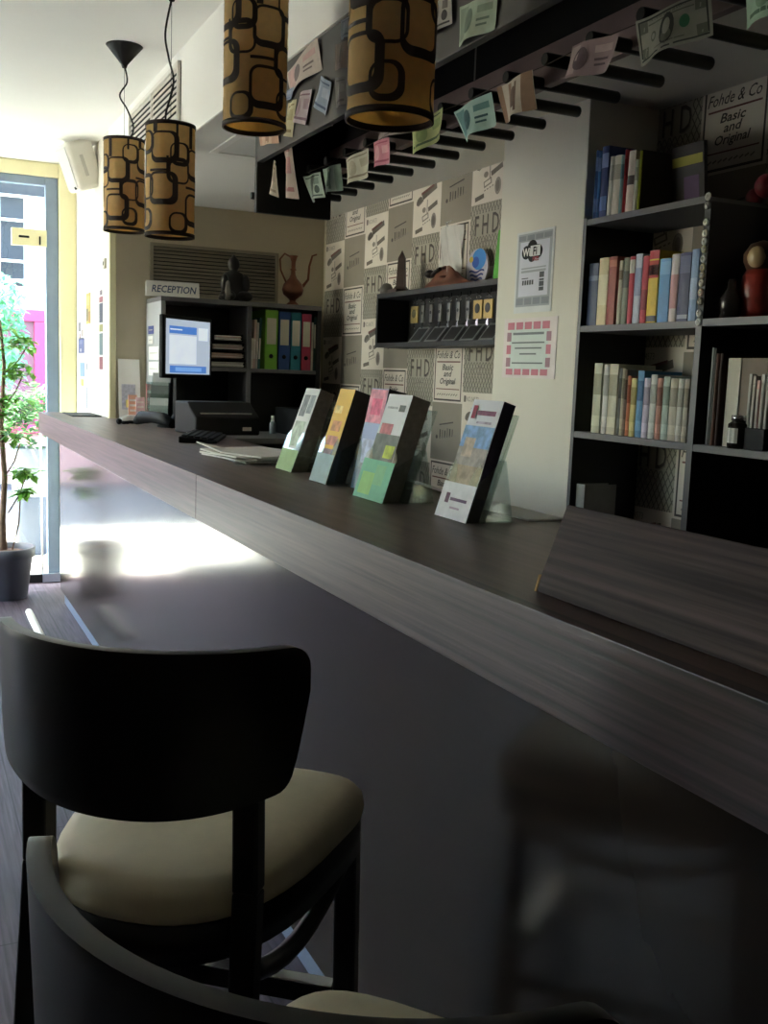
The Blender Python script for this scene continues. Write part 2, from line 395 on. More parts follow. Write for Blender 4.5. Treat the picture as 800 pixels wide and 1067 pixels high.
# street front: cream frame, glass door, glazing
m = MB(); m.box((.87, YF-.05, 0), (CX, YF+.07, ZC), M_frame_cream); m.box((-3.2, YF-.05, 2.47), (.87, YF+.07, ZC), M_frame_cream)
struct(m, 'trim_2', 'cream frame around the glass street door', 'door frame', bevel=.006)
d = MB(); d.box((.795, YF-.02, .0), (.868, YF+.03, 2.47), M_dooralu); d.box((-.13, YF-.02, 0), (-.06, YF+.03, 2.47), M_dooralu); d.box((-.06, YF-.02, 2.42), (.795, YF+.03, 2.47), M_dooralu)
dr = struct(d, 'door_1', 'glass street door with a blue grey metal stile', 'door', bevel=.004)
g = MB(); g.box((-.06, YF, .03), (.795, YF+.01, 2.42), M_glass); g.build('glass_pane', dr)
g = MB(); g.box((.60, YF-.03, 2.06), (.80, YF-.002, 2.16), M_frame_cream); g.box((.64, YF-.036, 2.105), (.70, YF-.03, 2.118), M_blackplastic); g.box((.755, YF-.036, 2.07), (.765, YF-.03, 2.12), M_blackplastic)
tag(g.build('patch_fitting', dr, bevel=.004), 'cream metal fitting on the glass')
g = MB(); g.tube([(.762, YF-.02, .05), (.757, YF-.02, .95)], .006, M_whiteplastic); tag(g.build('bolt_rod', dr), 'thin white rod')
g = MB(); g.box((.63, YF-.04, .005), (.76, YF-.003, .055), M_blackplastic); g.box((.76, YF-.045, .005), (.87, YF-.003, .06), M_alu); g.build('floor_pivot', dr, bevel=.003)
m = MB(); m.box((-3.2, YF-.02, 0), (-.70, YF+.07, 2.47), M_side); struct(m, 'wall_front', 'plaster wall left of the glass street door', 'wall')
d = MB(); d.box((-.70, YF-.02, 0), (-.65, YF+.03, 2.47), M_dooralu); d.box((-.65, YF-.02, 0), (-.13, YF+.03, .06), M_dooralu)
w = struct(d, 'window_1', 'fixed glass side pane beside the street door', 'window')
g = MB(); g.box((-.65, YF, .06), (-.13, YF+.01, 2.47), M_glass); g.build('glass_pane', w)
d = MB()
for q in (((-3.28, 4.5, .2), (-3.22, 4.55, 2.46)), ((-3.28, 6.45, .2), (-3.22, 6.5, 2.46)), ((-3.28, 4.55, .2), (-3.22, 6.45, .25)), ((-3.28, 4.55, 2.41), (-3.22, 6.45, 2.46))): d.box(*q, M_frame_cream)
w = struct(d, 'window_2', 'large side window of the seating wall near the street', 'window')
g = MB(); g.box((-3.255, 4.55, .25), (-3.248, 6.45, 2.41), M_glass); g.build('glass_pane', w)

# outside
m = MB(); m.box((-16, YF+.1, -.14), (16, 8.9, -.02), mat('pale paving', (214, 206, 194), .85, var=.06, scale=4)); m.box((-16, -6, -.14), (-3.3, YF+.1, -.02), mat('pale paving', (214, 206, 194)))
struct(m, 'pavement', 'sunlit pale pavement outside the glass door', 'ground')
m = MB(); m.box((-16, 8.9, -.2), (16, 13.2, -.12), mat('asphalt', (58, 62, 72), .9, var=.1, scale=30)); struct(m, 'road', 'grey road beyond the pavement', 'ground')

# ------------------------------------------------------------------ things in the street
h = thing('house_front', 'pink and cream house front with a magenta window across the street', 'house', (3.2, 13.2, -.12))
m = MB(); m.box((-9, 13.3, -.12), (14, 13.8, 5.2), mat('pale rose render', (206, 160, 156), .9, var=.04, scale=2)); m.build('facade', h)
MAG = mat('magenta paint', (196, 62, 104), .6, var=.06)
m = MB()
for a, b in (((.6, 13.22, .62), (.72, 13.3, 1.86)), ((1.46, 13.22, .62), (1.58, 13.3, 1.86)), ((.6, 13.22, 1.86), (1.58, 13.3, 2.0)), ((.6, 13.2, .5), (1.58, 13.3, .62))): m.box(a, b, MAG)
tag(m.build('window_frame', h, bevel=.01), 'magenta window frame')
m = MB(); m.box((.72, 13.28, .62), (1.46, 13.3, 1.86), mat('rosy pane', (120, 76, 96), .2)); m.build('window_pane', h)
m = MB(); m.box((-9, 13.2, 2.95), (14, 13.36, 3.1), mat('plaster band', (240, 228, 214), .8)); m.build('cornice', h, bevel=.02)
aw = thing('striped_awning', 'black and white striped awning hanging over the street', 'awning', (-1, 9.5, 2.0))
WHT, DRK = mat('white canvas', (222, 230, 236), .8, var=.03), mat('charcoal canvas', (52, 55, 62), .85, var=.04)
m = MB(); x = -4.165; i = 0
while x < 1.7:
    m.prism([(x, 9.5, 2.02), (x+.19, 9.5, 2.02), (x+.19, 9.45, 2.78), (x, 9.45, 2.78)], (0, .004, 0), WHT if i % 2 else DRK); x += .19; i += 1
m.prism([(-4.1, 9.44, 2.78), (1.73, 9.44, 2.78), (1.73, 9.40, 2.93), (-4.1, 9.40, 2.93)], (0, .01, 0), DRK)
m.build('valance', aw)
for z in (2.76, 2.56, 2.22, 2.06):
    m = MB(); m.tube([(-4.1, 9.40, z), (1.74, 9.40, z)], .013, M_whiteplastic); m.build('cross_rod', aw)
for xx in (1.74, -4.25):
    m = MB(); m.box((xx, 9.42, -.12), (xx+.08, 9.5, 2.93), M_dooralu); m.build('post', aw)

def foliage(mb, blobs, n, size, mt, seed, droop=0):
    rnd = random.Random(seed)
    for i in range(n):
        c, r = blobs[i % len(blobs)]
        d = Vector((rnd.gauss(0, 1), rnd.gauss(0, 1), rnd.gauss(0, 1))).normalized() * (rnd.random()**.4)
        p = Vector(c) + Vector((d.x*r[0], d.y*r[1], d.z*r[2]))
        a = rnd.random()*2*PI; t = Vector((math.cos(a), math.sin(a), rnd.uniform(-.7, .5)-droop)).normalized()
        s_ = t.cross(Vector((0, 0, 1))).normalized(); nn = s_.cross(t)
        L = size*rnd.uniform(.7, 1.3); w = L*.3
        mb.poly([p, p+t*L*.35+s_*w+nn*w*.3, p+t*L, p+t*L*.35-s_*w+nn*w*.3], mt)
pl = thing('street_planter', 'tall pale round planter with a bushy shrub outside the glass door', 'planter', (.83, 7.75, -.02))
m = MB(); m.lathe([(.10, 0), (.135, .42), (.1355, .43)], (.83, 7.75, -.02), M_planter2, 28); m.lathe([(.1356, .43), (.165, .78), (.15, .78), (.14, .70)], (.83, 7.75, -.02), M_planter, 28, cap=False); m.build('pot', pl)
m = MB(); m.lathe([(.001, .72), (.142, .715)], (.83, 7.75, -.02), M_soil, 20); m.build('soil', pl)
m = MB(); m.keepn = True; foliage(m, [((.80, 7.75, .95), (.26, .24, .24)), ((.88, 7.75, 1.08), (.2, .2, .16)), ((.68, 7.75, 1.0), (.14, .16, .16))], 900, .06, M_leaf2, 3); m.build('shrub', pl)
v = thing('trailing_vine', 'pale green climber cascading over a frame beyond the glass door', 'climbing plant', (.72, 8.95, -.02))
m = MB(); m.keepn = True; foliage(m, [((.62, 9, 1.85), (.36, .3, .28)), ((.74, 9, 1.55), (.2, .25, .4)), ((.3, 9, 1.5), (.3, .25, .5))], 1300, .085, M_leaf3, 5, .7); m.build('foliage', v)
m = MB(); m.tube([(.5, 9, -.12), (.52, 9.02, .8), (.6, 9, 1.7)], .022, M_bark); m.build('stem', v)

# potted tree just inside the door
pt = thing('potted_tree', 'leafy green potted tree in a dark grey pot inside the glass door', 'potted plant', (.51, 6.22, 0))
m = MB(); m.lathe([(.118, 0), (.125, .01), (.155, .24), (.168, .245), (.170, .30), (.156, .30), (.15, .25)], (.51, 6.22, 0), M_potgrey, 32, cap=False); m.lathe([(.001, .001), (.118, .001)], (.51, 6.22, 0), M_potgrey, 32); m.build('pot', pt)
m = MB(); m.lathe([(.001, .285), (.08, .278), (.154, .262)], (.51, 6.22, 0), M_soil, 24); m.build('soil', pt)
m = MB(); m.tube([(.505, 6.22, .26), (.50, 6.225, .45), (.515, 6.215, .7), (.50, 6.22, 1.0), (.52, 6.22, 1.35), (.50, 6.22, 1.6)], [.022, .018, .016, .013, .01, .006], M_bark, 8)
for a in ((.53, 6.2, .5, .63, 6.2, .72), (.51, 6.22, .7, .60, 6.22, .9), (.5, 6.22, .95, .38, 6.2, 1.2), (.51, 6.22, 1.1, .62, 6.2, 1.3), (.52, 6.22, 1.3, .64, 6.22, 1.45), (.55, 6.22, .27, .60, 6.22, .6)):
    m.tube([a[:3], ((a[0]+a[3])/2+.015, a[1], (a[2]+a[5])/2), a[3:]], .0045, M_bark, 6)
m.build('trunk', pt)
m = MB(); m.keepn = True
foliage(m, [((.62, 6.2, 1.48), (.06, .08, .05)), ((.6, 6.2, 1.32), (.08, .08, .06)), ((.56, 6.2, 1.12), (.1, .1, .08)), ((.55, 6.2, .95), (.09, .09, .05)), ((.62, 6.2, .73), (.07, .07, .04)), ((.62, 6.2, .62), (.03, .04, .03)),
            ((.42, 6.22, 1.25), (.15, .12, .14)), ((.48, 6.22, 1.5), (.13, .12, .12)), ((.4, 6.22, .9), (.1, .1, .1))], 330, .07, M_leaf, 11, .25)
m.build('foliage', pt)

# ================================================================== BAR COUNTER
ct = thing('bar_counter', 'long dark reception bar with grained fascia and satin front panel', 'counter', (.9, 2.5, 0))
m = MB(); m.prism([(.682, -1.6, 1.066), (1.19, -1.6, 1.066), (1.19, 5.035, 1.066), (1.138, 5.035, 1.066), (1.138, 5.395, 1.066), (.965, 5.395, 1.066), (.965, 6.0, 1.066), (.682, 6.0, 1.066)], (0, 0, .031), M_top)
m.build('worktop', ct, bevel=.002)
m = MB(); m.box((.68, 2.582, .981), (.70, 6.002, 1.0975), M_fascia); m.box((.68, 5.982, .981), (.962, 6.002, 1.066), M_fascia); m.build('fascia', ct, bevel=.0015)
m = MB(); m.box((.68, -1.6, .981), (.70, 2.579, 1.0975), M_fascia); m.build('fascia', ct, bevel=.0015)
m = MB(); m.box((.79, -1.6, .083), (.83, 5.985, 1.066), M_panel); m.build('front_panel', ct, bevel=.002)
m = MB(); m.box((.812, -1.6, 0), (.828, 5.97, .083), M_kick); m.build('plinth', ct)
m = MB(); m.box((.83, -1.6, .0), (1.13, 5.38, .10), M_shelfdark); m.box((1.11, -1.6, .1), (1.13, 5.38, 1.066), M_shelfdark); m.build('carcass', ct)

# hinged flap lying tilted on the counter
fl = thing('counter_flap', 'lifted counter flap of the same grained laminate lying on the bar', 'counter flap', (.80, .2, 1.0975))
m = MB(); m.prism([(.739, 1.088, 1.0985), (.7445, 1.088, 1.120), (.779, 1.088, 1.212), (.803, 1.088, 1.206), (.772, 1.088, 1.0985)], (0, -2.0, 0), mat('grained laminate sheen cut', (98, 81, 80), .6, var=.3, scale=1.6, stretch=(60, 1.4, 70), bump=.12, col2=(48, 39, 38), contrast=1.1, spec=.15))  # fascia laminate retoned and dulled to cancel light caught by the tilted face
m.build('flap_board', fl, bevel=.0015)
m = MB(); m.prism([(.7385, 1.0885, 1.0985), (.744, 1.0885, 1.120), (.755, 1.0885, 1.120), (.755, 1.0885, 1.0985)], (0, .004, 0), M_raw)
tag(m.build('raw_edge', fl), 'pale broken chipboard edge')
m = MB(); m.box((.80, -.9, 1.0975), (1.12, 1.0, 1.115), M_shelfdark); m.build('flap_underside', fl)

# ================================================================== BAR STOOLS
def make_stool(name, label, loc, psi):
    t = thing(name, label, 'bar stool', (0, 0, 0), 0, None)
    R_, yc, th = .262, .152, .016; HW = .216
    # curved back: grid over angle and height, thickness inwards
    def arc(x, r=R_):
        return Vector((x*r/R_, yc - math.sqrt(max(r*r-(x*r/R_)**2, 1e-6)), 0))
    NX, NZ = 44, 16; rows_o, rows_i = [], []
    for i in range(NX+1):
        u = math.sin(PI/2*(-1 + 2*i/NX)); ro, ri = [], []
        for j in range(NZ+1):
            w = j/NZ                     # 0 bottom .. 1 top
            half = HW*(.935+.065*min(1, w/.75)**.8)
            x = u*half
            zb = .832 + .03*abs(u)**2.4; zt = 1.042
            # round the corners
            e = max(0, abs(u)-.92)/.08
            zt2 = zt - .028*(1-math.sqrt(max(0, 1-e*e))); zb2 = zb + .03*(1-math.sqrt(max(0, 1-e*e)))
            z = zb2 + (zt2-zb2)*w
            o = arc(x); k = arc(x, R_-th)
            tilt = (z-1.04)*-.05
            ro.append((o.x, o.y+tilt, z)); ri.append((k.x, k.y+tilt, z))
        rows_o.append(ro); rows_i.append(ri)
    m = MB(); A = m.grid(rows_o, M_black); B = m.grid(rows_i, M_black); k = m.mi(M_black)
    def strip(a, b):
        for i in range(len(a)-1):
            f = m.bm.faces.new((a[i], a[i+1], b[i+1], b[i])); f.material_index = k; f.smooth = True
    strip([r[0] for r in A], [r[0] for r in B]); strip([r[-1] for r in B], [r[-1] for r in A]); strip(A[0], B[0]); strip(B[-1], A[-1])
    m.build('backrest', t, bevel=.004, local=True)
    for s in (-1, 1):
        m = MB(); P = [(s*.158, -.075, 0), (s*.150, -.038, .45), (s*.147, -.012, .72), (s*.145, -.014, .905)]
        for a, b in zip(P[:-1], P[1:]): m.bar(a, b, .034, .032, M_black, up=(0, 1, 0))
        m.build('leg', t, bevel=.004, local=True)
        m = MB(); m.bar((s*.19, .355, 0), (s*.183, .335, .676), .036, .036, M_black, up=(0, 1, 0)); m.build('leg', t, bevel=.005, local=True)
    def outline(z, k, n=40, rear=.985):
        pts = []
        for i in range(n):
            a = 2*PI*i/n; ca, sa = math.cos(a), math.sin(a); e = .4 if sa > 0 else .8
            X = math.copysign(abs(ca)**e, ca); Y = math.copysign(abs(sa)**e, sa)
            y = .17 + Y*.232*k; wdt = .160 + .066*(y+.06)/.46
            pts.append((X*wdt*k, y, z))
        return pts
    m = MB(); m.grid([outline(z, k) for z, k in ((.622, .93), (.622, .985), (.675, .985), (.675, .93))], M_black, closev=True, closeu=True); m.build('seat_frame', t, local=True)
    m = MB(); V = m.grid([outline(z, k) for z, k in ((.675, .96), (.68, .99), (.692, 1.0), (.708, .99), (.720, .95), (.727, .85), (.731, .6), (.733, .3))], M_seat, closev=True)
    for row in (V[0][::-1], V[-1]):
        f = m.bm.faces.new(row); f.material_index = m.mi(M_seat); f.smooth = True
    tag(m.build('seat_pad', t, local=True), 'cream padded seat')
    for s in (-1, 1):
        m = MB(); pts = []
        for i in range(9):
            a = PI/2*i/8; pts.append((s*(.178-.03*i/8), .33-.365*i/8, .60-.045*math.sin(PI*i/8*.9)+.035*(i/8)**2))
        m.tube(pts, .014, M_black, 8); m.build('brace', t, local=True)
        m = MB(); m.bar((s*.186, .34, .32), (s*.151, -.055, .32), .02, .028, M_black); m.build('stretcher', t, bevel=.003, local=True)
    m = MB(); m.bar((-.185, .345, .36), (.185, .345, .36), .024, .034, M_black); m.box((-.165, .331, .377), (.165, .359, .380), M_steel); tag(m.build('footrest', t, bevel=.002, local=True), 'footrest bar with a steel cover')
    t.location = loc; t.rotation_euler = (0, 0, -psi)
    return t
s1 = make_stool('bar_stool', 'black bar stool with a cream seat, nearest the counter and whole in view', (.271, 1.258, 0), math.radians(38.5))
s2 = copy_tree(s1); s2.location = (.208, .560, 0); s2.rotation_euler = (0, 0, -math.radians(51.75))
s2['label'] = 'nearest black bar stool, cut off by the bottom edge of the photo'
s1['label'] = 'black bar stool with its whole curved backrest and cream seat in view'
for o in (s1, s2): o['group'] = 'bar stools along the counter'

# ================================================================== OVERHEAD RACK
rk = thing('overhead_bar_rack', 'dark wooden rack of black rods hung over the bar', 'rack', (1.1, 1.0, 1.85))
m = MB(); m.box((.972, -1.6, 1.988), (.992, 3.03, ZS+.002), M_canopy); m.build('front_board', rk, bevel=.002)
m = MB(); m.box((1.215, -1.6, 2.05), (1.235, 3.55, ZS-.002), M_canopyblk); m.box((1.2135, 2.158, 2.052), (1.215, 2.163, 2.16), M_papergrey); m.build('back_board', rk)
m = MB(); m.box((1.205, -1.6, 1.97), (1.225, 3.55, 2.05), M_rail); m.build('rod_rail', rk, bevel=.002)
m = MB(); m.box((.972, 3.03, 1.843), (1.214, 3.05, ZS-.002), M_canopyblk); m.build('end_panel', rk, bevel=.002)
y = 1.02
while y < 3.56:
    m = MB(); m.tube([(1.118, y, 1.978), (1.122, y, 1.978), (1.396, y, 1.978), (1.40, y, 1.978)], [.011, .0125, .0125, .011], M_rod, 12); m.build('rod', rk); y += .1405
tw = MB(); tw.tube([(1.113, -.2, 1.966)] + [(1.113, 1.02+.1405*i, 1.966-.004*(i % 2)) for i in range(15)], .0009, mat('brown twine', (70, 60, 52), .8), 5); tag(tw.build('twine'), 'thin brown twine strung along the rod ends, carrying the banknotes', 'twine')

# banknotes ----------------------------------------------------------
def note(label, X0, quad, base, ink, accent, group, decor='plain', wave=.012, ph=0.0, twist=0):
    """quad: top-left, top-right, bottom-right, bottom-left as seen from the seats, in (y, z)"""
    g_ = lambda c: tuple(int(v*.72 + .28*sum(c)/3*.95) for v in c)
    base, ink, accent = g_(base), g_(ink), g_(accent)
    mb = MB(); Mb = mat('note ' + str(base), base, .7, var=.1, scale=40); Mi = mat('note ' + str(ink), ink, .75, var=.15, scale=60); Ma = mat('note ' + str(accent), accent, .75, var=.1, scale=50)
    tl, tr, br, bl = [Vector((0, p[0], p[1])) for p in quad]
    def S_(u, v, lift=0):     # u to the right, v downwards
        p = tl*(1-u)*(1-v) + tr*u*(1-v) + br*u*v + bl*(1-u)*v
        return Vector((X0 + wave*math.sin(2.6*u*PI/1.3+ph+1.1*v)*(.35+.65*v) - lift - twist*(u-.5)*v, p.y, p.z))
    mb.grid([[S_(i/12, j/5, -.0003) for j in range(6)] for i in range(13)], Mb)
    mb.grid([[S_(i/12, j/5, .0003) for j in range(6)] for i in range(13)], Mb)
    def patch(u0, v0, u1, v1, mt, lift=.0009):
        mb.grid([[S_(u0+(u1-u0)*i/6, v0+(v1-v0)*j/3, lift) for j in range(4)] for i in range(7)], mt)
    def oval(u, v, ru, rv, mt, lift=.0013, n=16):
        c = S_(u, v, lift)
        for i in range(n):
            a, b = 2*PI*i/n, 2*PI*(i+1)/n
            mb.poly([c, S_(u+ru*math.cos(a), v+rv*math.sin(a), lift), S_(u+ru*math.cos(b), v+rv*math.sin(b), lift)], mt)
    if decor == 'dollar':
        patch(.03, .06, .97, .10, Mi); patch(.03, .90, .97, .94, Mi); patch(.03, .10, .05, .9, Mi); patch(.95, .10, .97, .9, Mi)
        patch(.05, .10, .16, .34, Ma); patch(.84, .10, .95, .34, Ma); patch(.05, .66, .16, .90, Ma); patch(.84, .66, .95, .90, Ma)
        patch(.17, .19, .83, .22, Ma); patch(.3, .80, .72, .83, Ma)
        oval(.5, .5, .115, .36, Mi); oval(.5, .45, .06, .19, Mb, .0017); oval(.5, .66, .08, .14, Ma, .0015)
        oval(.26, .5, .05, .12, Ma); oval(.26, .5, .03, .07, Mb, .0017); oval(.73, .5, .055, .15, mat('green seal', (64, 138, 96), .7))
        for u, v in ((.105, .22), (.895, .22), (.105, .78), (.895, .78)):
            c = S_(u, v+.07, .0016); mb.text('1', c, (S_(u+.01, v)-S_(u-.01, v)).normalized(), Vector((0, 0, 1)), .011, Mb, bold=.03)
        c = S_(.5, .17, .0018); mb.text('THE UNITED STATES OF AMERICA', c, (S_(.7, .17)-S_(.3, .17)).normalized(), Vector((0, 0, 1)), .0042, Mi, wfit=.10)
        c = S_(.5, .90, .0018); mb.text('ONE DOLLAR', c, (S_(.7, .9)-S_(.3, .9)).normalized(), Vector((0, 0, 1)), .005, Mb, wfit=.05)
    elif decor == 'portrait':
        patch(.06, .08, .94, .13, Mi); patch(.06, .86, .94, .92, Mi); oval(.45, .5, .16, .32, Ma); oval(.45, .43, .07, .15, Mb, .0017); patch(.72, .2, .9, .45, Ma); oval(.8, .65, .09, .16, Mi)
    elif decor == 'bands':
        patch(.0, .0, .12, 1, Ma); patch(.30, .06, .42, .94, Ma); patch(.55, .1, .62, .9, Mi); patch(.75, 0, 1, 1, Ma); oval(.5, .5, .12, .3, Mi)
    elif decor == 'left':
        patch(.04, .08, .3, .92, Ma); oval(.36, .5, .14, .33, Mi); patch(.6, .2, .92, .4, Ma); patch(.6, .55, .85, .62, Mi); patch(.6, .7, .8, .76, Mi)
    else:
        oval(.35, .5, .14, .3, Ma); patch(.6, .25, .9, .55, Ma); patch(.1, .8, .9, .88, Mi); patch(.1, .1, .9, .15, Mi)
    return tag(mb.build('banknote'), label, 'banknote', group)
G1, G2 = 'banknotes hung from the rods', 'banknotes stuck on the dark front board'
NX_ = 1.106
def hung(label, q, base, ink, acc, decor='plain', X0=NX_, **k): return note(label, X0, q, base, ink, acc, G1, decor, **k)
hung('one dollar bill with a green seal hanging from the rods', [(1.44, 1.964), (1.265, 1.96), (1.263, 1.897), (1.429, 1.891)], (186, 188, 160), (70, 76, 62), (128, 134, 108), 'dollar', ph=.6)
hung('green banknote at the right edge of the photo beyond the dollar bill', [(1.2, 1.962), (1.06, 1.96), (1.06, 1.885), (1.187, 1.882)], (150, 186, 150), (78, 112, 84), (112, 150, 112), 'plain', ph=1.5)
hung('purple brown banknote hanging left of the dollar bill', [(1.619, 1.972), (1.484, 1.958), (1.505, 1.904), (1.631, 1.915)], (146, 112, 116), (92, 64, 72), (176, 142, 138), 'left', ph=2.2)
hung('beige banknote with brown upright bands hanging from the rods', [(1.875, 1.958), (1.745, 1.962), (1.738, 1.889), (1.85, 1.885)], (204, 184, 160), (118, 84, 66), (160, 116, 84), 'bands', ph=.2)
hung('teal banknote hanging between the yellow green and brown banded ones', [(2.06, 1.949), (1.901, 1.956), (1.887, 1.889), (2.006, 1.876)], (156, 196, 186), (42, 92, 98), (84, 140, 140), 'left', ph=1)
hung('yellow green banknote hanging below the rods', [(2.263, 1.958), (2.11, 1.97), (2.101, 1.915), (2.232, 1.885)], (192, 200, 112), (96, 120, 70), (150, 172, 92), 'plain', ph=2.8)
hung('mauve grey banknote folded up under the rod rail', [(2.43, 2.0), (2.27, 1.979), (2.278, 1.95), (2.484, 1.962)], (176, 152, 148), (110, 88, 92), (150, 120, 124), 'plain', ph=.4)
hung('small bright pink banknote hanging from the rods', [(2.483, 1.961), (2.391, 1.958), (2.38, 1.895), (2.472, 1.897)], (232, 120, 140), (190, 70, 96), (242, 160, 172), 'plain', ph=1.9, wave=.006)
hung('plain beige banknote hanging left of the pink one', [(2.665, 1.949), (2.518, 1.955), (2.501, 1.888), (2.633, 1.876)], (206, 196, 164), (150, 134, 104), (186, 172, 138), 'plain', ph=2.5)
hung('pale green folded banknote beside a dollar portrait note', [(2.838, 1.952), (2.706, 1.946), (2.701, 1.875), (2.823, 1.880)], (176, 200, 178), (104, 134, 112), (146, 176, 152), 'bands', ph=.9)
hung('pale green banknote with a dark portrait, near the far end of the rods', [(2.993, 1.955), (2.850, 1.946), (2.832, 1.874), (2.93, 1.872)], (184, 202, 180), (86, 104, 92), (138, 160, 142), 'portrait', ph=0)
hung('twisted pale pink banknote hanging by the end panel', [(2.88, 2.01), (2.805, 2.005), (2.74, 1.845), (2.83, 1.858)], (224, 196, 180), (198, 120, 118), (222, 150, 146), 'plain', X0=1.0, wave=.02, twist=.03)
hung('small cream banknote, the farthest one on the rods', [(2.955, 1.985), (2.935, 1.965), (2.93, 1.875), (3.0, 1.905)], (216, 196, 166), (170, 140, 110), (198, 176, 146), 'plain', X0=1.0, wave=.01)
BX = .962
def stuck(label, q, base, ink, acc, decor='plain', **k): return note(label, BX, q, base, ink, acc, G2, decor, wave=k.pop('wave', .008), **k)
stuck('long beige and pink banknote curling off the dark front board', [(2.757, 2.175), (2.53, 2.207), (2.505, 2.125), (2.737, 2.118)], (206, 186, 172), (126, 106, 104), (214, 164, 158), 'left', ph=.5)
stuck('crumpled blue banknote, lowest right of the loose cluster on the board', [(2.50, 2.108), (2.425, 2.075), (2.47, 2.005), (2.54, 2.05)], (150, 168, 196), (88, 106, 140), (178, 190, 210), 'plain', ph=1.4)
stuck('mauve banknote stuck slanting between the yellow and blue ones', [(2.645, 2.10), (2.562, 2.09), (2.60, 2.008), (2.69, 2.035)], (196, 172, 178), (140, 100, 116), (176, 140, 150), 'plain', ph=2.0)
stuck('yellowish banknote stuck slanting left of the mauve one', [(2.735, 2.092), (2.668, 2.088), (2.715, 2.0), (2.775, 2.015)], (212, 200, 148), (160, 140, 92), (190, 176, 120), 'plain', ph=.2)
stuck('small blue tip of a note below the long beige banknote', [(2.775, 2.128), (2.69, 2.124), (2.72, 2.10), (2.78, 2.10)], (150, 166, 206), (110, 124, 170), (170, 184, 214), 'plain', wave=.004)
stuck('orange brown pair of notes at the far end of the board', [(2.983, 2.062), (2.819, 2.045), (2.816, 2.003), (2.981, 2.025)], (222, 178, 142), (180, 124, 92), (206, 150, 116), 'bands', wave=.005)
stuck('brown banknote stuck above the grey one beside a lamp', [(2.40, 2.155), (2.327, 2.146), (2.328, 2.086), (2.406, 2.098)], (150, 128, 112), (98, 80, 72), (176, 150, 130), 'bands', wave=.004)
stuck('grey banknote stuck on the board under the brown one', [(2.398, 2.079), (2.326, 2.066), (2.333, 2.005), (2.393, 2.008)], (150, 144, 138), (110, 104, 100), (170, 164, 156), 'plain', wave=.004)
stuck('blue grey banknote touching the ceiling edge on the board', [(2.372, 2.203), (2.302, 2.195), (2.309, 2.151), (2.374, 2.16)], (150, 164, 178), (104, 116, 134), (176, 188, 198), 'plain', wave=.004)
stuck('grey banknote with a portrait, right of the nearest lamp', [(1.92, 2.115), (1.817, 2.098), (1.816, 2.042), (1.92, 2.038)], (196, 188, 172), (84, 78, 76), (130, 122, 114), 'portrait', wave=.005)
stuck('green banknote at the right end of the notes on the front board', [(1.785, 2.062), (1.647, 2.046), (1.659, 1.989), (1.789, 1.992)], (164, 182, 150), (104, 124, 100), (136, 156, 126), 'left', ph=1.0)

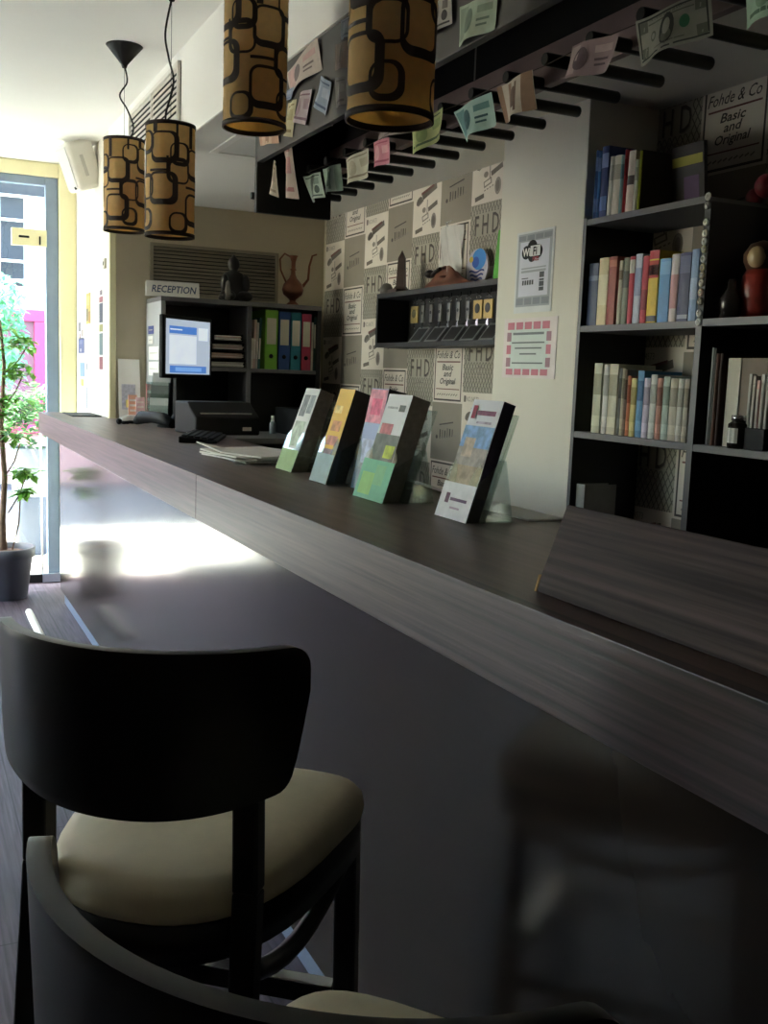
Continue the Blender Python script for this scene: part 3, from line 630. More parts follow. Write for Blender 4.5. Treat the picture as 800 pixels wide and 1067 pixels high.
# ================================================================== PENDANT LAMPS
def rrect(cx, cz, w, h, r, n=6):
    pts = []
    for qx, qz, a0 in ((1, 1, 0), (-1, 1, PI/2), (-1, -1, PI), (1, -1, 1.5*PI)):
        for i in range(n+1):
            a = a0+PI/2*i/n; pts.append((cx+qx*(w/2-r)+r*math.cos(a), cz+qz*(h/2-r)+r*math.sin(a)))
    return pts
def make_lamp(label, loc, top, cord, rose=True, rot=0.0, hgt=.338):
    t = thing('pendant_lamp', label, 'pendant lamp', loc, rot, 'patterned pendant lamps over the counter')
    R_ = .075; C = 2*PI*R_
    m = MB(); m.lathe([(R_-.0015, 0), (R_, 0), (R_, hgt), (R_-.0015, hgt), (R_-.0015, 0)], (0, 0, 0), M_tan, 40, cap=False)
    def wrap(s, z, d=.0008):
        a = s/R_; return ((R_+d)*math.cos(a), (R_+d)*math.sin(a), z)
    def ring(cx, cz, w, h, tk, tn):
        o = rrect(cx, cz, w, h, .024); i_ = rrect(cx-(tk-tn)/2, cz+(tk-tn)/2, w-tk-tn, h-tk-tn, .017)
        # subdivide along the outline so that it follows the curve
        def dens(P):
            Q = []
            for a, b in zip(P, P[1:]+P[:1]):
                k = max(1, int(math.hypot(b[0]-a[0], b[1]-a[1])/.008)+0) if len(P) < 200 else 1
                Q.append(a)
            return Q
        n = len(o)
        for j in range(n):
            a, b, c, d = o[j], o[(j+1) % n], i_[(j+1) % n], i_[j]
            L = math.hypot(b[0]-a[0], b[1]-a[1]); k = max(1, int(L/.008))
            for q in range(k):
                f0, f1 = q/k, (q+1)/k; l = lambda p, r, f: (p[0]+(r[0]-p[0])*f, p[1]+(r[1]-p[1])*f)
                m.poly([wrap(*l(a, b, f0)), wrap(*l(a, b, f1)), wrap(*l(d, c, f1)), wrap(*l(d, c, f0))], M_brown)
    def line(s, z0, z1, w): m.poly([wrap(s-w/2, z0, .0012), wrap(s+w/2, z0, .0012), wrap(s+w/2, z1, .0012), wrap(s-w/2, z1, .0012)], M_brown)
    def hline(z, s0, s1, w):
        k = max(1, int((s1-s0)/.008))
        for q in range(k):
            a, b = s0+(s1-s0)*q/k, s0+(s1-s0)*(q+1)/k
            m.poly([wrap(a, z-w/2, .0012), wrap(b, z-w/2, .0012), wrap(b, z+w/2, .0012), wrap(a, z+w/2, .0012)], M_brown)
    for c in range(4):
        s0 = c*C/4; o = .0 if c % 2 == 0 else .058
        ring(s0+.045, .080+o, .094, .098, .017, .007); ring(s0+.050, .215+o*.75, .090, .094, .016, .006)
        ring(s0+.094, .145+o*.8, .074, .078, .006, .012); ring(s0+.100, .275-o*.6, .066, .070, .012, .005); ring(s0+.096, .048-o*.2, .062, .066, .012, .006)
        line(s0+.020, .262+o*.7, .33, .015); line(s0+.06, .125+o, .175+o, .007); line(s0+.088, .29, .33, .007)
        hline(.145+o*.8, s0+.0, s0+.06, .007)
    m.build('lamp_shade', t, local=True)
    for z0, z1 in ((0, .011), (hgt-.011, hgt)):
        m = MB(); m.lathe([(R_-.002, z0), (R_+.0018, z0), (R_+.0018, z1), (R_-.002, z1), (R_-.002, z0)], (0, 0, 0), M_brown, 40, cap=False); m.build('rim', t, local=True)
    m = MB(); zt = hgt-.03
    for a in (0, 2*PI/3, 4*PI/3): m.tube([(0, 0, zt), (R_*math.cos(a), R_*math.sin(a), hgt-.006)], .002, M_cord, 5)
    m.lathe([(.001, zt-.05), (.014, zt-.05), (.016, zt-.01), (.008, zt+.02), (.001, zt+.02)], (0, 0, 0), M_blackplastic, 14); m.build('lamp_holder', t, local=True)
    m = MB(); m.sphere((0, 0, zt-.10), .03, M_paper, 14, (1, 1, 1.25)); m.build('bulb', t, local=True)
    ztop = ZC-loc[2]
    m = MB(); pts = []
    n = len(cord)
    P = [(x, y, hgt-.01 + (ztop-.07-hgt+.01)*k) for k, x, y in cord]
    # smooth the cord
    Q = []
    for i in range(len(P)-1):
        p0, p1, p2, p3 = [Vector(P[max(0, min(len(P)-1, i+d))]) for d in (-1, 0, 1, 2)]
        for q in range(6):
            f = q/6; Q.append(.5*((2*p1)+(-p0+p2)*f+(2*p0-5*p1+4*p2-p3)*f*f+(-p0+3*p1-3*p2+p3)*f**3))
    Q.append(Vector(P[-1])); m.tube(Q, .0032, M_cord, 7); m.build('cord', t, local=True)
    m = MB(); m.tube([(0, 0, hgt-.02), (0, 0, ztop-.05)], .0008, M_cord, 5); m.build('suspension_wire', t, local=True)
    m = MB(); m.lathe([(.001, ztop-.078), (.008, ztop-.078), (.012, ztop-.066), (.062, ztop-.006), (.068, ztop), (.001, ztop)], (0, 0, 0), M_blackplastic, 28); m.build('ceiling_rose', t, local=True)
    return t
make_lamp('black and tan pendant lamp farthest along the counter, above the bar end', (.774, 4.042, 1.876), 0, [(0, .01, 0), (.2, .035, -.01), (.45, .02, .01), (.6, -.02, 0), (.8, .012, 0), (1, 0, 0)], rot=.4)
make_lamp('black and tan pendant lamp, second farthest, overlapping the air vent', (.764, 3.252, 1.772), 0, [(0, .012, 0), (.12, .025, 0), (.35, -.012, 0), (.55, .012, 0), (.75, .03, 0), (1, 0, 0)], rot=2.0)
make_lamp('black and tan pendant lamp, third along, in front of the white bulkhead', (.778, 2.451, 1.945), 0, [(0, .01, 0), (.4, -.02, 0), (.7, .02, 0), (1, 0, 0)], rot=1.1)
make_lamp('largest and nearest black and tan pendant lamp, before the dark board', (.767, 1.656, 1.802), 0, [(0, .01, 0), (.4, -.02, 0), (.7, .02, 0), (1, 0, 0)], rot=2.9)

# ================================================================== RECEPTION END
def cm(name, c, **k): return mat(name, c, **k)
sh = thing('reception_shelf_unit', 'grey open shelf unit of binders behind the reception end', 'shelf unit', (1.57, 5.2, 0))
FY, BY = 5.05, 5.388
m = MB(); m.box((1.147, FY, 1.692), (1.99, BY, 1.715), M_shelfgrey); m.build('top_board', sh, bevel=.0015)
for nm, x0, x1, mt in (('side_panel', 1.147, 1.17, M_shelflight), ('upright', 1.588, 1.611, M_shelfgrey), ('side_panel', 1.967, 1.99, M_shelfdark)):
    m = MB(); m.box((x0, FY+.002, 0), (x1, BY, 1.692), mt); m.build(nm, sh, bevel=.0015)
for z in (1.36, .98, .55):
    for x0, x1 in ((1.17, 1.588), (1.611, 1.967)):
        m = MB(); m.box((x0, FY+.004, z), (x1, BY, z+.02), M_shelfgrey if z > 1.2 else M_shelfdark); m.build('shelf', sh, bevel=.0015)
m = MB(); m.box((1.17, BY-.008, 0), (1.967, BY, 1.692), M_shelfdark); m.build('back_board', sh)
# labels stuck on the side panel
for lab, y0, y1, z0, z1, c in (('blue and white sticker, topmost on the side of the shelf unit', 5.33, 5.21, 1.535, 1.575, (70, 80, 140)), ('small white label under the blue sticker on the shelf side', 5.33, 5.22, 1.485, 1.525, (236, 234, 228)),
        ('larger white note on the shelf side panel, upper of two', 5.31, 5.09, 1.405, 1.472, (240, 240, 236)), ('larger white note on the shelf side panel, lower of two', 5.31, 5.09, 1.325, 1.395, (240, 240, 236))):
    m = MB(); mt = cm('label %d%d%d' % c, c); m.box((1.1445, y1, z0), (1.147, y0, z1), mt)
    m.box((1.144, y1+.02, (z0+z1)/2-.002), (1.1445, y0-.02, (z0+z1)/2+.002), M_papergrey)
    tag(m.build('sticker'), lab, 'label', 'labels on the shelf side')
# reception sign
sg = MB(); a = math.radians(14)
Msg = Matrix.Translation((1.215, 5.085, 1.7155)) @ Matrix.Rotation(math.radians(-3), 4, 'Z') @ Matrix.Rotation(-a, 4, 'X')
sg.box((-.13, -.002, 0), (.13, .002, .076), M_paper, Msg); sg.box((-.13, -.002, 0), (.13, .002, .07), M_paper, Matrix.Translation((1.215, 5.122, 1.7155)) @ Matrix.Rotation(math.radians(-3), 4, 'Z') @ Matrix.Rotation(a, 4, 'X'))
R3 = Msg.to_3x3(); sg.text('RECEPTION', Msg @ Vector((.002, -.0025, .02)), R3 @ Vector((1, 0, 0)), R3 @ Vector((0, 0, 1)), .036, cm('sign ink', (66, 78, 110)), wfit=.215, shear=.2, bold=.015)
tag(sg.build('reception_sign'), 'white folded card reading RECEPTION on top of the shelf unit', 'sign')
# statue
st = MB(); DM = cm('dark bronze', (44, 40, 38), rough=.45, metal=.3, var=.2)
for prof in ([(.001, 0), (.072, 0), (.078, .02), (.07, .045), (.06, .06), (.052, .09), (.056, .12), (.05, .145), (.024, .158), (.02, .165), (.03, .18), (.032, .195), (.026, .215), (.012, .228), (.006, .238), (.001, .242)],):
    st.lathe(prof, (1.555, 5.2, 1.7155), DM, 24, 1, .8)
st.sphere((1.500, 5.17, 1.81), .026, DM, 12, (.9, .9, 1.7)); st.sphere((1.610, 5.17, 1.81), .026, DM, 12, (.9, .9, 1.7)); st.sphere((1.510, 5.15, 1.745), .034, DM, 12, (1.3, 1, .8)); st.sphere((1.600, 5.15, 1.745), .034, DM, 12, (1.3, 1, .8))
st.lathe([(.001, 0), (.014, .004), (.016, .05), (.011, .09), (.001, .10)], (1.503, 5.125, 1.72), cm('worn bronze', (104, 98, 92), rough=.5, metal=.3), 12)
tag(st.build('seated_figurine'), 'dark seated figurine on top of the reception shelves', 'statue')
# copper jug
jg = thing('copper_jug', 'tall copper jug with a thin curved handle on the shelf top', 'jug', (1.88, 5.2, 1.7155))
CU = cm('aged copper', (128, 84, 62), rough=.35, metal=.75, var=.2)
m = MB(); m.lathe([(.001, 0), (.036, 0), (.032, .012), (.016, .025), (.018, .035), (.05, .06), (.058, .085), (.05, .115), (.022, .145), (.013, .165), (.011, .185), (.018, .19), (.011, .196), (.012, .23), (.02, .255), (.026, .262), (.016, .262)], (1.88, 5.2, 1.7155), CU, 28); m.build('body', jg)
m = MB(); m.tube([(1.845, 5.2, 1.83), (1.81, 5.2, 1.90), (1.805, 5.2, 1.955), (1.83, 5.2, 1.985), (1.865, 5.2, 1.97)], .005, CU, 8); m.build('handle', jg)
m = MB(); m.tube([(1.925, 5.2, 1.81), (1.965, 5.2, 1.86), (1.97, 5.2, 1.93), (1.985, 5.2, 1.985), (2.01, 5.2, 1.995)], [.009, .007, .006, .0055, .005], CU, 8); m.build('spout', jg)
# air vents
def vent(name, label, p0, p1, n, face, frame_m, slat_m):
    t = thing('air_vent', label, 'air vent', p0)
    m = MB()
    if face == 'Y':
        x0, y, z0 = p0; x1, _, z1 = p1
        m.box((x0, y-.004, z0), (x1, y, z1), M_blackplastic); m.build('backing', t)
        m = MB(); f = .016
        for q in (((x0, y-.016, z0), (x0+f, y, z1)), ((x1-f, y-.016, z0), (x1, y, z1)), ((x0+f, y-.016, z0), (x1-f, y, z0+f)), ((x0+f, y-.016, z1-f), (x1-f, y, z1))): m.box(*q, frame_m)
        m.build('frame', t)
        for i in range(n):
            z = z0+f+(z1-z0-2*f)*(i+.5)/n; m = MB(); h = (z1-z0)/n*.42
            m.prism([(x0+f, y-.015, z-h), (x0+f, y-.012, z-h), (x0+f, y-.004, z+h*.7), (x0+f, y-.007, z+h*.7)], (x1-x0-2*f, 0, 0), slat_m); m.build('slat', t)
    else:
        x, y0, z0 = p0; _, y1, z1 = p1
        m.box((x, y0, z0), (x-.003, y1, z1), M_blackplastic); m.build('backing', t)
        m = MB(); f = .016
        for q in (((x-.014, y0, z0), (x, y0+f, z1)), ((x-.014, y1-f, z0), (x, y1, z1)), ((x-.014, y0+f, z0), (x, y1-f, z0+f)), ((x-.014, y0+f, z1-f), (x, y1-f, z1)), ((x-.013, (y0+y1)/2-.006, z0+f), (x, (y0+y1)/2+.006, z1-f))): m.box(*q, frame_m)
        m.build('frame', t)
        for i in range(n):
            z = z0+f+(z1-z0-2*f)*(i+.5)/n; h = (z1-z0)/n*.33; m = MB()
            m.prism([(x-.013, y0+f, z-h), (x-.010, y0+f, z-h), (x-.003, y0+f, z+h), (x-.006, y0+f, z+h)], (0, y1-y0-2*f, 0), slat_m); m.build('slat', t)
    return t
vent('v', 'wide dark slatted air vent on the beige wall behind the shelves', (1.165, YE-.003, 1.73), (1.86, YE-.003, 2.005), 13, 'Y', cm('taupe metal', (140, 130, 112)), cm('taupe slat', (122, 114, 98)))
vent('v', 'white slatted air vent high on the white bulkhead', (CX-.004, 3.95, 2.29), (CX-.004, 4.88, 2.505), 8, 'X', M_whiteplastic, M_whiteplastic)
m = MB()
for q in (((1.10, 3.67, ZS-.006), (1.13, 4.04, ZS)), ((1.13, 3.67, ZS-.006), (1.46, 3.70, ZS)), ((1.13, 4.01, ZS-.006), (1.46, 4.04, ZS)), ((1.46, 3.67, ZS-.006), (1.49, 4.04, ZS))): m.box(*q, M_whiteplastic)
m.box((1.13, 3.70, ZS-.003), (1.46, 4.01, ZS), M_soffit)
tag(m.build('ceiling_hatch', bevel=.002), 'square access hatch with a pale frame in the low ceiling', 'hatch')
# loudspeaker on the bright wall
sp = thing('wall_speaker', 'white loudspeaker tilted down on a wall bracket near the door', 'speaker', (.86, 5.85, 2.42))
Ms = Matrix.Translation((.885, 5.85, 2.425)) @ Matrix.Rotation(math.radians(12), 4, 'Z') @ Matrix.Rotation(math.radians(-20), 4, 'Y')
m = MB(); m.box((-.075, -.085, -.125), (.075, .085, .125), M_whiteplastic, Ms); m.build('cabinet', sp, bevel=.022, seg=4)
m = MB(); m.box((-.079, -.066, -.105), (-.074, .066, .105), cm('speaker cloth', (206, 204, 198), var=.08, scale=200), Ms); m.build('grille', sp, bevel=.003)
m = MB(); m.box((-.081, -.05, -.112), (-.076, -.03, -.098), M_blackplastic, Ms); tag(m.build('badge', sp), 'small dark badge')
m = MB(); m.box((-.02, -.087, -.06), (.0, -.084, .05), M_papergrey, Ms); m.build('side_plate', sp, bevel=.002)
m = MB(); m.tube([Ms @ Vector((.07, 0, 0)), (.945, 5.86, 2.43), (.969, 5.86, 2.43)], .012, M_whiteplastic); m.box((.955, 5.82, 2.37), (.97, 5.90, 2.49), M_whiteplastic); m.build('bracket', sp, bevel=.002)
# posters on the bright wall
def poster(label, y0, y1, z0, z1, c, parts):
    dk_ = lambda q: tuple(int(v*.62) for v in q)
    if max(c)-min(c) > 40: c = dk_(c)
    parts = [(a, b, e, f, dk_(q)) for a, b, e, f, q in parts]
    m = MB(); m.box((CX-.002, y0, z0), (CX, y1, z1), cm('poster %d %d %d' % c, c, var=.04))
    for (a, b, e, f, c2) in parts:
        m.box((CX-.0026, y0+(y1-y0)*a, z0+(z1-z0)*b), (CX-.002, y0+(y1-y0)*e, z0+(z1-z0)*f), cm('print %d %d %d' % c2, c2, var=.08))
    tag(m.build('poster'), label, 'poster', 'posters on the bright wall')
poster('tall narrow colourful poster strip nearest the wall corner', 5.63, 5.74, 1.345, 1.775, (214, 206, 200), [(0, .0, 1, .16, (190, 70, 80)), (0, .18, 1, .45, (110, 146, 146)), (0, .47, 1, .56, (206, 204, 96)), (0, .58, 1, .82, (74, 82, 104)), (0, .83, 1, .9, (206, 80, 90)), (.2, .92, .8, .98, (120, 90, 100))])
poster('yellow poster high on the bright wall', 6.03, 6.19, 1.60, 1.775, (250, 222, 90), [(.05, .05, .45, .4, (214, 160, 40)), (.5, .1, .95, .5, (150, 140, 70)), (.2, .6, .8, .9, (252, 236, 130))])
poster('poster with small drawings left of the yellow one', 6.26, 6.49, 1.52, 1.63, (240, 236, 230), [(.1, .1, .4, .5, (180, 160, 156)), (.5, .4, .9, .9, (150, 146, 150)), (.55, .05, .8, .3, (196, 150, 140))])
poster('small dark blue poster on the bright wall', 6.26, 6.48, 1.435, 1.525, (92, 108, 178), [(.2, .6, .8, .85, (140, 150, 200)), (.4, .1, .7, .3, (220, 224, 240))])
poster('pale blue sheet low on the bright wall, above the counter end', 6.10, 6.42, 1.10, 1.38, (226, 236, 244), [(.4, .7, 1, 1, (150, 190, 232)), (.5, .5, .9, .65, (236, 232, 130)), (.1, .05, .25, .5, (150, 160, 168)), (.6, .05, .75, .45, (160, 172, 176)), (.1, .85, .3, .98, (150, 160, 166))])
m = MB(); m.box((CX-.012, 5.53, 1.87), (CX, 5.59, 1.92), M_papergrey); m.box((CX-.014, 5.55, 1.885), (CX-.012, 5.57, 1.905), M_blackplastic); tag(m.build('wall_switch', bevel=.002), 'small grey wall switch on the bright wall', 'switch')

# binders
def binder(x, w, h, c, label, lc=(206, 198, 176), z=1.3802, lean=0.0, y=5.065, hole=True):
    t = thing('ring_binder', label, 'binder', (x, y, z), 0, 'binders on the reception shelf'); mt = cm('binder %d %d %d' % c, c, rough=.45)
    Mb = Matrix.Translation((x, y, z)) @ Matrix.Rotation(lean, 4, 'Y')
    m = MB(); m.box((0, 0, 0), (w, .004, h), mt, Mb); m.box((0, 0, 0), (.003, .27, h), mt, Mb); m.box((w-.003, 0, 0), (w, .27, h), mt, Mb); m.build('cover', t)
    m = MB(); m.box((.006, .012, .006), (w-.006, .26, h-.012), M_paper, Mb); m.build('paper', t)
    m = MB(); m.box((w*.14, -.001, h*.42), (w*.86, 0, h*.86), cm('label %d' % lc[0], lc), Mb); tag(m.build('spine_label', t), 'pale spine label')
    if hole:
        m = MB(); m.lathe([(.001, 0), (.011, 0), (.011, .002), (.006, .0025), (.001, .002)], Mb @ Vector((w/2, -.0005, h*.22)), M_blackplastic, 14, M=Mb.to_3x3().to_4x4() @ Matrix.Rotation(PI/2, 4, 'X')); m.build('finger_ring', t)
binder(1.686, .070, .302, (120, 178, 52), 'lime green ring binder, leftmost of the wide binders')
binder(1.760, .064, .298, (32, 72, 132), 'dark blue ring binder between the green and teal ones')
binder(1.826, .058, .296, (30, 122, 134), 'teal ring binder between the blue and red ones')
binder(1.886, .054, .292, (172, 46, 78), 'crimson red ring binder on the reception shelf')
binder(1.942, .010, .25, (216, 208, 190), 'thin white folder right of the red binder', hole=False)
binder(1.9535, .012, .278, (28, 66, 56), 'dark green binder, last on the right of the shelf', hole=False)
for i, (x, w, h, c, lab) in enumerate(((1.615, .016, .155, (226, 220, 206), 'short white folder leaning by the shelf upright'), (1.630, .013, .25, (216, 190, 176), 'pinkish folder leaning left of the green binder'), (1.645, .011, .235, (204, 196, 184), 'thin grey white folder beside the pinkish one'), (1.658, .012, .26, (36, 96, 92), 'dark teal folder against the lime green binder'))):
    m = MB(); Mb = Matrix.Translation((x, 5.09, 1.38)) @ Matrix.Rotation(.03, 4, 'Y'); m.box((0, 0, 0), (w, .22, h), cm('folder %d' % c[0], c), Mb); m.box((.002, -.0006, .05), (w-.002, 0, h*.6), M_paper, Mb)
    tag(m.build('folder', bevel=.001), lab, 'folder', 'folders on the reception shelf')
# trays with papers
rnd = random.Random(4)
for i in range(4):
    z = 1.3805+.044*i
    m = MB(); x0, x1 = 1.385+.01*i, 1.582-.004*i
    m.box((x0, 5.06, z), (x1, 5.34, z+.003), M_blackplastic); m.box((x0, 5.06, z), (x0+.004, 5.34, z+.036), M_blackplastic); m.box((x1-.004, 5.06, z), (x1, 5.34, z+.036), M_blackplastic); m.box((x0, 5.336, z), (x1, 5.34, z+.036), M_blackplastic)
    o = m.build('document_tray', bevel=.001); tag(o, ('black document tray at the bottom of the tray stack', 'black document tray, second from the bottom of the stack', 'black document tray, second from the top of the stack', 'black document tray on top of the stack')[i], 'document tray', 'stacked document trays')
    m = MB()
    for k in range(5):
        zz = z+.004+.005*k; ox = rnd.uniform(-.006, .006); m.box((x0+.012+ox, 5.05+rnd.uniform(-.01, .01), zz), (x1-.012+ox, 5.32, zz+.0035), rnd.choice((M_paper, M_papergrey, cm('pinkish paper', (206, 170, 160)))))
    tag(m.build('paper_stack'), ('papers in the bottom document tray', 'papers in the second document tray from the bottom', 'papers in the second document tray from the top', 'papers in the top document tray')[i], 'papers', 'papers in the document trays')

# staff desk behind the counter
dk = thing('staff_desk', 'grey staff desk top behind the reception counter', 'desk', (1.6, 4.75, 0))
m = MB(); m.box((1.2, 4.5, 1.035), (1.985, 5.04, 1.06), M_shelfgrey); m.build('desk_top', dk, bevel=.002)
for x in (1.2, 1.96):
    m = MB(); m.box((x, 4.52, 0), (x+.022, 5.03, 1.035), M_shelfdark); m.build('side_panel', dk)
# monitor
mo = thing('computer_monitor', 'flat black computer monitor with a pale blue screen on the reception counter', 'monitor', (1.175, 4.66, 1.097), math.radians(40))
m = MB(); m.box((-.19, -.012, .225), (.19, .010, .505), M_blackplastic); m.box((-.10, .010, .28), (.10, .03, .45), M_blackplastic); m.build('casing', mo, bevel=.006, local=True)
SCR = cm('lit screen', (176, 190, 206), emit=.3, var=.03); SC2 = cm('lit screen blue', (74, 124, 200), emit=.3); SC3 = cm('lit screen white', (214, 224, 234), emit=.3); SC4 = cm('lit screen sky', (120, 168, 224), emit=.3)
m = MB(); m.box((-.168, -.0135, .245), (.168, -.012, .488), SCR); m.box((-.145, -.0142, .425), (.06, -.0135, .458), SC2); m.box((-.145, -.0142, .29), (.06, -.0135, .418), SC3); m.box((.075, -.0142, .40), (.15, -.0135, .458), SC3); m.box((-.14, -.0142, .25), (.14, -.0135, .282), SC2); m.box((-.10, -.0148, .258), (.10, -.0142, .275), SC4); m.box((-.14, -.0148, .44), (-.05, -.0142, .446), SC3)
tag(m.build('screen', mo, local=True), 'lit screen with pale windows and blue bars')
m = MB(); m.box((-.03, .03, .05), (.03, .05, .34), M_blackplastic); m.lathe([(.001, 0), (.11, 0), (.11, .008), (.05, .02), (.03, .06), (.001, .06)], (0, .04, 0), M_blackplastic, 28, 1, .8); m.build('stand', mo, bevel=.003, local=True)
# black printer / till block, keyboard
pr = thing('receipt_printer', 'black boxy printer standing on the counter under the monitor', 'printer', (1.22, 4.24, 1.097), .12)
m = MB(); m.prism([(-.16, -.12, 0), (-.16, .12, 0), (-.16, .12, .135), (-.16, -.02, .135), (-.16, -.12, .075)], (.29, 0, 0), M_blackplastic); m.build('housing', pr, bevel=.008, local=True)
m = MB(); m.box((-.13, -.10, .087), (.10, -.095, .093), M_papergrey); m.box((.05, -.1205, .02), (.09, -.12, .035), M_papergrey); m.build('trim', pr, local=True)
kb = thing('keyboard', 'flat black keyboard lying on the counter before the printer', 'keyboard', (1.045, 3.86, 1.097), 1.2)
m = MB(); m.prism([(-.2, -.07, 0), (-.2, .07, 0), (-.2, .07, .024), (-.2, -.07, .012)], (.4, 0, 0), M_blackplastic); m.build('base', kb, bevel=.004, local=True)
m = MB()
for r in range(5):
    for c in range(14): m.box((-.188+.027*c, -.055+.024*r, .013+.0022*r), (-.188+.027*c+.022, -.055+.024*r+.019, .020+.0022*r), M_blackplastic)
tag(m.build('keys', kb, local=True))
m = MB(); m.box((1.045, 4.13, 1.0975), (1.16, 4.02, 1.109), M_papergrey); tag(m.build('notepad', bevel=.001), 'pale grey notepad in front of the black printer', 'notepad')
# telephone handset with coiled cord
ph = thing('telephone_handset', 'black telephone handset with cord lying on the counter', 'telephone', (1.03, 4.66, 1.097))
m = MB(); m.tube([(.985, 4.83, 1.115), (1.0, 4.78, 1.135), (1.03, 4.70, 1.142), (1.06, 4.60, 1.138), (1.085, 4.53, 1.118)], [.018, .03, .026, .028, .02], M_blackplastic, 12); m.build('handset', ph)
m = MB(); pts = []
for i in range(90):
    f = i/89; pts.append((.985-.07*f+.006*math.cos(i*1.3), 4.83+.02*math.sin(f*6), 1.108+.006*math.sin(i*1.3)))
m.tube(pts, .0028, M_blackplastic, 6); m.sphere((.905, 4.83, 1.112), .014, M_blackplastic, 12); m.build('cord', ph)
m = MB(); m.lathe([(.001, 0), (.045, .0), (.05, .012), (.03, .03), (.001, .036)], (.99, 5.02, 1.097), M_papergrey, 16, 1.2, .8); tag(m.build('crumpled_tissue'), 'pale crumpled tissue behind the telephone handset', 'tissue')
# leaning white poster, leaflets, leaflet stand
m = MB(); Mp = Matrix.Translation((1.055, 5.33, 1.0975)) @ Matrix.Rotation(math.radians(-8), 4, 'X'); m.box((-.055, 0, 0), (.055, .004, .31), M_paper, Mp); m.box((-.04, -.0008, .05), (.03, 0, .18), cm('pale print', (206, 204, 214), var=.2, scale=60), Mp); m.box((-.02, -.0012, .06), (.0, -.0008, .10), cm('yellow print', (240, 220, 130)), Mp)
tag(m.build('leaning_notice'), 'white printed notice leaning against the beige wall', 'notice')
for i, (x, y, h, c, lab) in enumerate(((1.045, 5.2, .13, (240, 180, 150), 'small orange pink card standing before the white notice'), (1.075, 5.16, .12, (240, 206, 206), 'small pale pink card beside the orange pink one'), (1.115, 5.1, .19, (216, 150, 146), 'pink and red printed leaflet standing by the shelf side'))):
    m = MB(); Mp = Matrix.Translation((x, y, 1.0975)) @ Matrix.Rotation(math.radians(-10), 4, 'X'); m.box((-.022, 0, 0), (.022, .006, h), cm('card %d' % i, c), Mp)
    for k in range(4): m.box((-.016, -.0008, h*(.15+.2*k)), (.016, 0, h*(.23+.2*k)), cm('card print %d' % (i == 2), (236, 226, 214) if i == 2 else (250, 236, 226)), Mp)
    tag(m.build('leaflet'), lab, 'leaflet', 'small leaflets at the counter end')
cs = thing('leaflet_stand', 'clear tiered leaflet stand with pale cards left of the monitor', 'leaflet stand', (1.11, 4.92, 1.097), math.radians(-25))
m = MB()
for k in range(3):
    m.box((-.05, -.02+.03*k, .02+.05*k), (.05, -.017+.03*k, .09+.055*k), M_acryl); m.box((-.05, -.02+.03*k, .02+.05*k), (.05, .012+.03*k, .023+.05*k), M_acryl)
m.box((-.052, -.022, 0), (-.049, .08, .2), M_acryl); m.box((.049, -.022, 0), (.052, .08, .2), M_acryl); m.box((-.05, .07, 0), (.05, .074, .23), M_acryl); m.build('rack', cs, local=True)
for k, c in enumerate(((206, 206, 200), (120, 124, 120), (190, 192, 188))):
    m = MB(); Mc = Matrix.Translation((0, -.012+.03*k, .026+.05*k)) @ Matrix.Rotation(math.radians(-8), 4, 'X'); m.box((-.044, 0, 0), (.044, .01, .10+.01*k), cm('stand card %d' % k, c), Mc); m.build('card', cs, local=True)
# mat at the counter end, spray bottle, misc
m = MB(); m.box((.79, 5.50, 1.0975), (.94, 5.86, 1.1035), M_blackplastic); tag(m.build('counter_mat', bevel=.002), 'thin black mat at the far end of the counter', 'mat')
sb = thing('spray_bottle', 'tiny white topped bottle on the dark staff desk', 'bottle', (1.665, 4.85, 1.06))
m = MB(); m.lathe([(.001, 0), (.016, 0), (.017, .05), (.009, .062), (.001, .062)], (1.665, 4.85, 1.06), cm('clear grey plastic', (150, 152, 150), rough=.3), 14); m.build('bottle', sb)
m = MB(); m.lathe([(.001, .062), (.009, .062), (.009, .09), (.001, .09)], (1.665, 4.85, 1.06), M_whiteplastic, 14); m.build('cap', sb)
m = MB(); m.box((1.72, 4.62, 1.06), (1.96, 4.98, 1.19), M_blackplastic); m.box((1.75, 4.6195, 1.15), (1.93, 4.62, 1.158), M_shelfgrey); m.lathe([(.001, 0), (.01, 0), (.001, .004)], (1.78, 4.618, 1.175), M_papergrey, 10, M=Matrix.Rotation(PI/2, 4, 'X')); tag(m.build('cash_box', bevel=.006), 'black metal box on the staff desk, right of the printer', 'box')

# ================================================================== MAGAZINES AND LEAFLET HOLDERS ON THE COUNTER
for i, (dx, dy, rz, c, lab) in enumerate(((0, 0, .12, (206, 200, 190), 'lowest paper in the loose pile on the counter'), (.012, .02, .25, (186, 178, 168), 'second paper up in the loose pile on the counter'), (-.01, .01, .05, (216, 208, 198), 'third paper up in the loose pile, under the top sheet'), (.0, -.01, .32, (222, 216, 208), 'top sheet with a lifted corner on the loose paper pile'))):
    m = MB(); Mb = Matrix.Translation((1.0+dx, 3.03+dy, 1.0975+.0065*i)) @ Matrix.Rotation(rz, 4, 'Z')
    P = [[Mb @ Vector((-.125+.25*u/10, -.17+.34*v/10, .0005 + (.022*max(0, (v-6)/4)*max(0, (4-u)/4) if i == 3 else .0015*math.sin(u*.7+v*.4+i)+.0016))) for v in range(11)] for u in range(11)]
    m.grid(P, cm('magazine %d' % i, c, var=.1, scale=25)); Q = [[p+Vector((0, 0, .0042)) for p in r] for r in P]; m.grid(Q, cm('magazine %d' % i, c))
    for a in (0, 10):
        m.grid([P[a], Q[a]], M_paper); m.grid([[r[a] for r in P], [r[a] for r in Q]], M_paper)
    tag(m.build('magazine'), lab, 'magazine', 'loose papers on the counter')
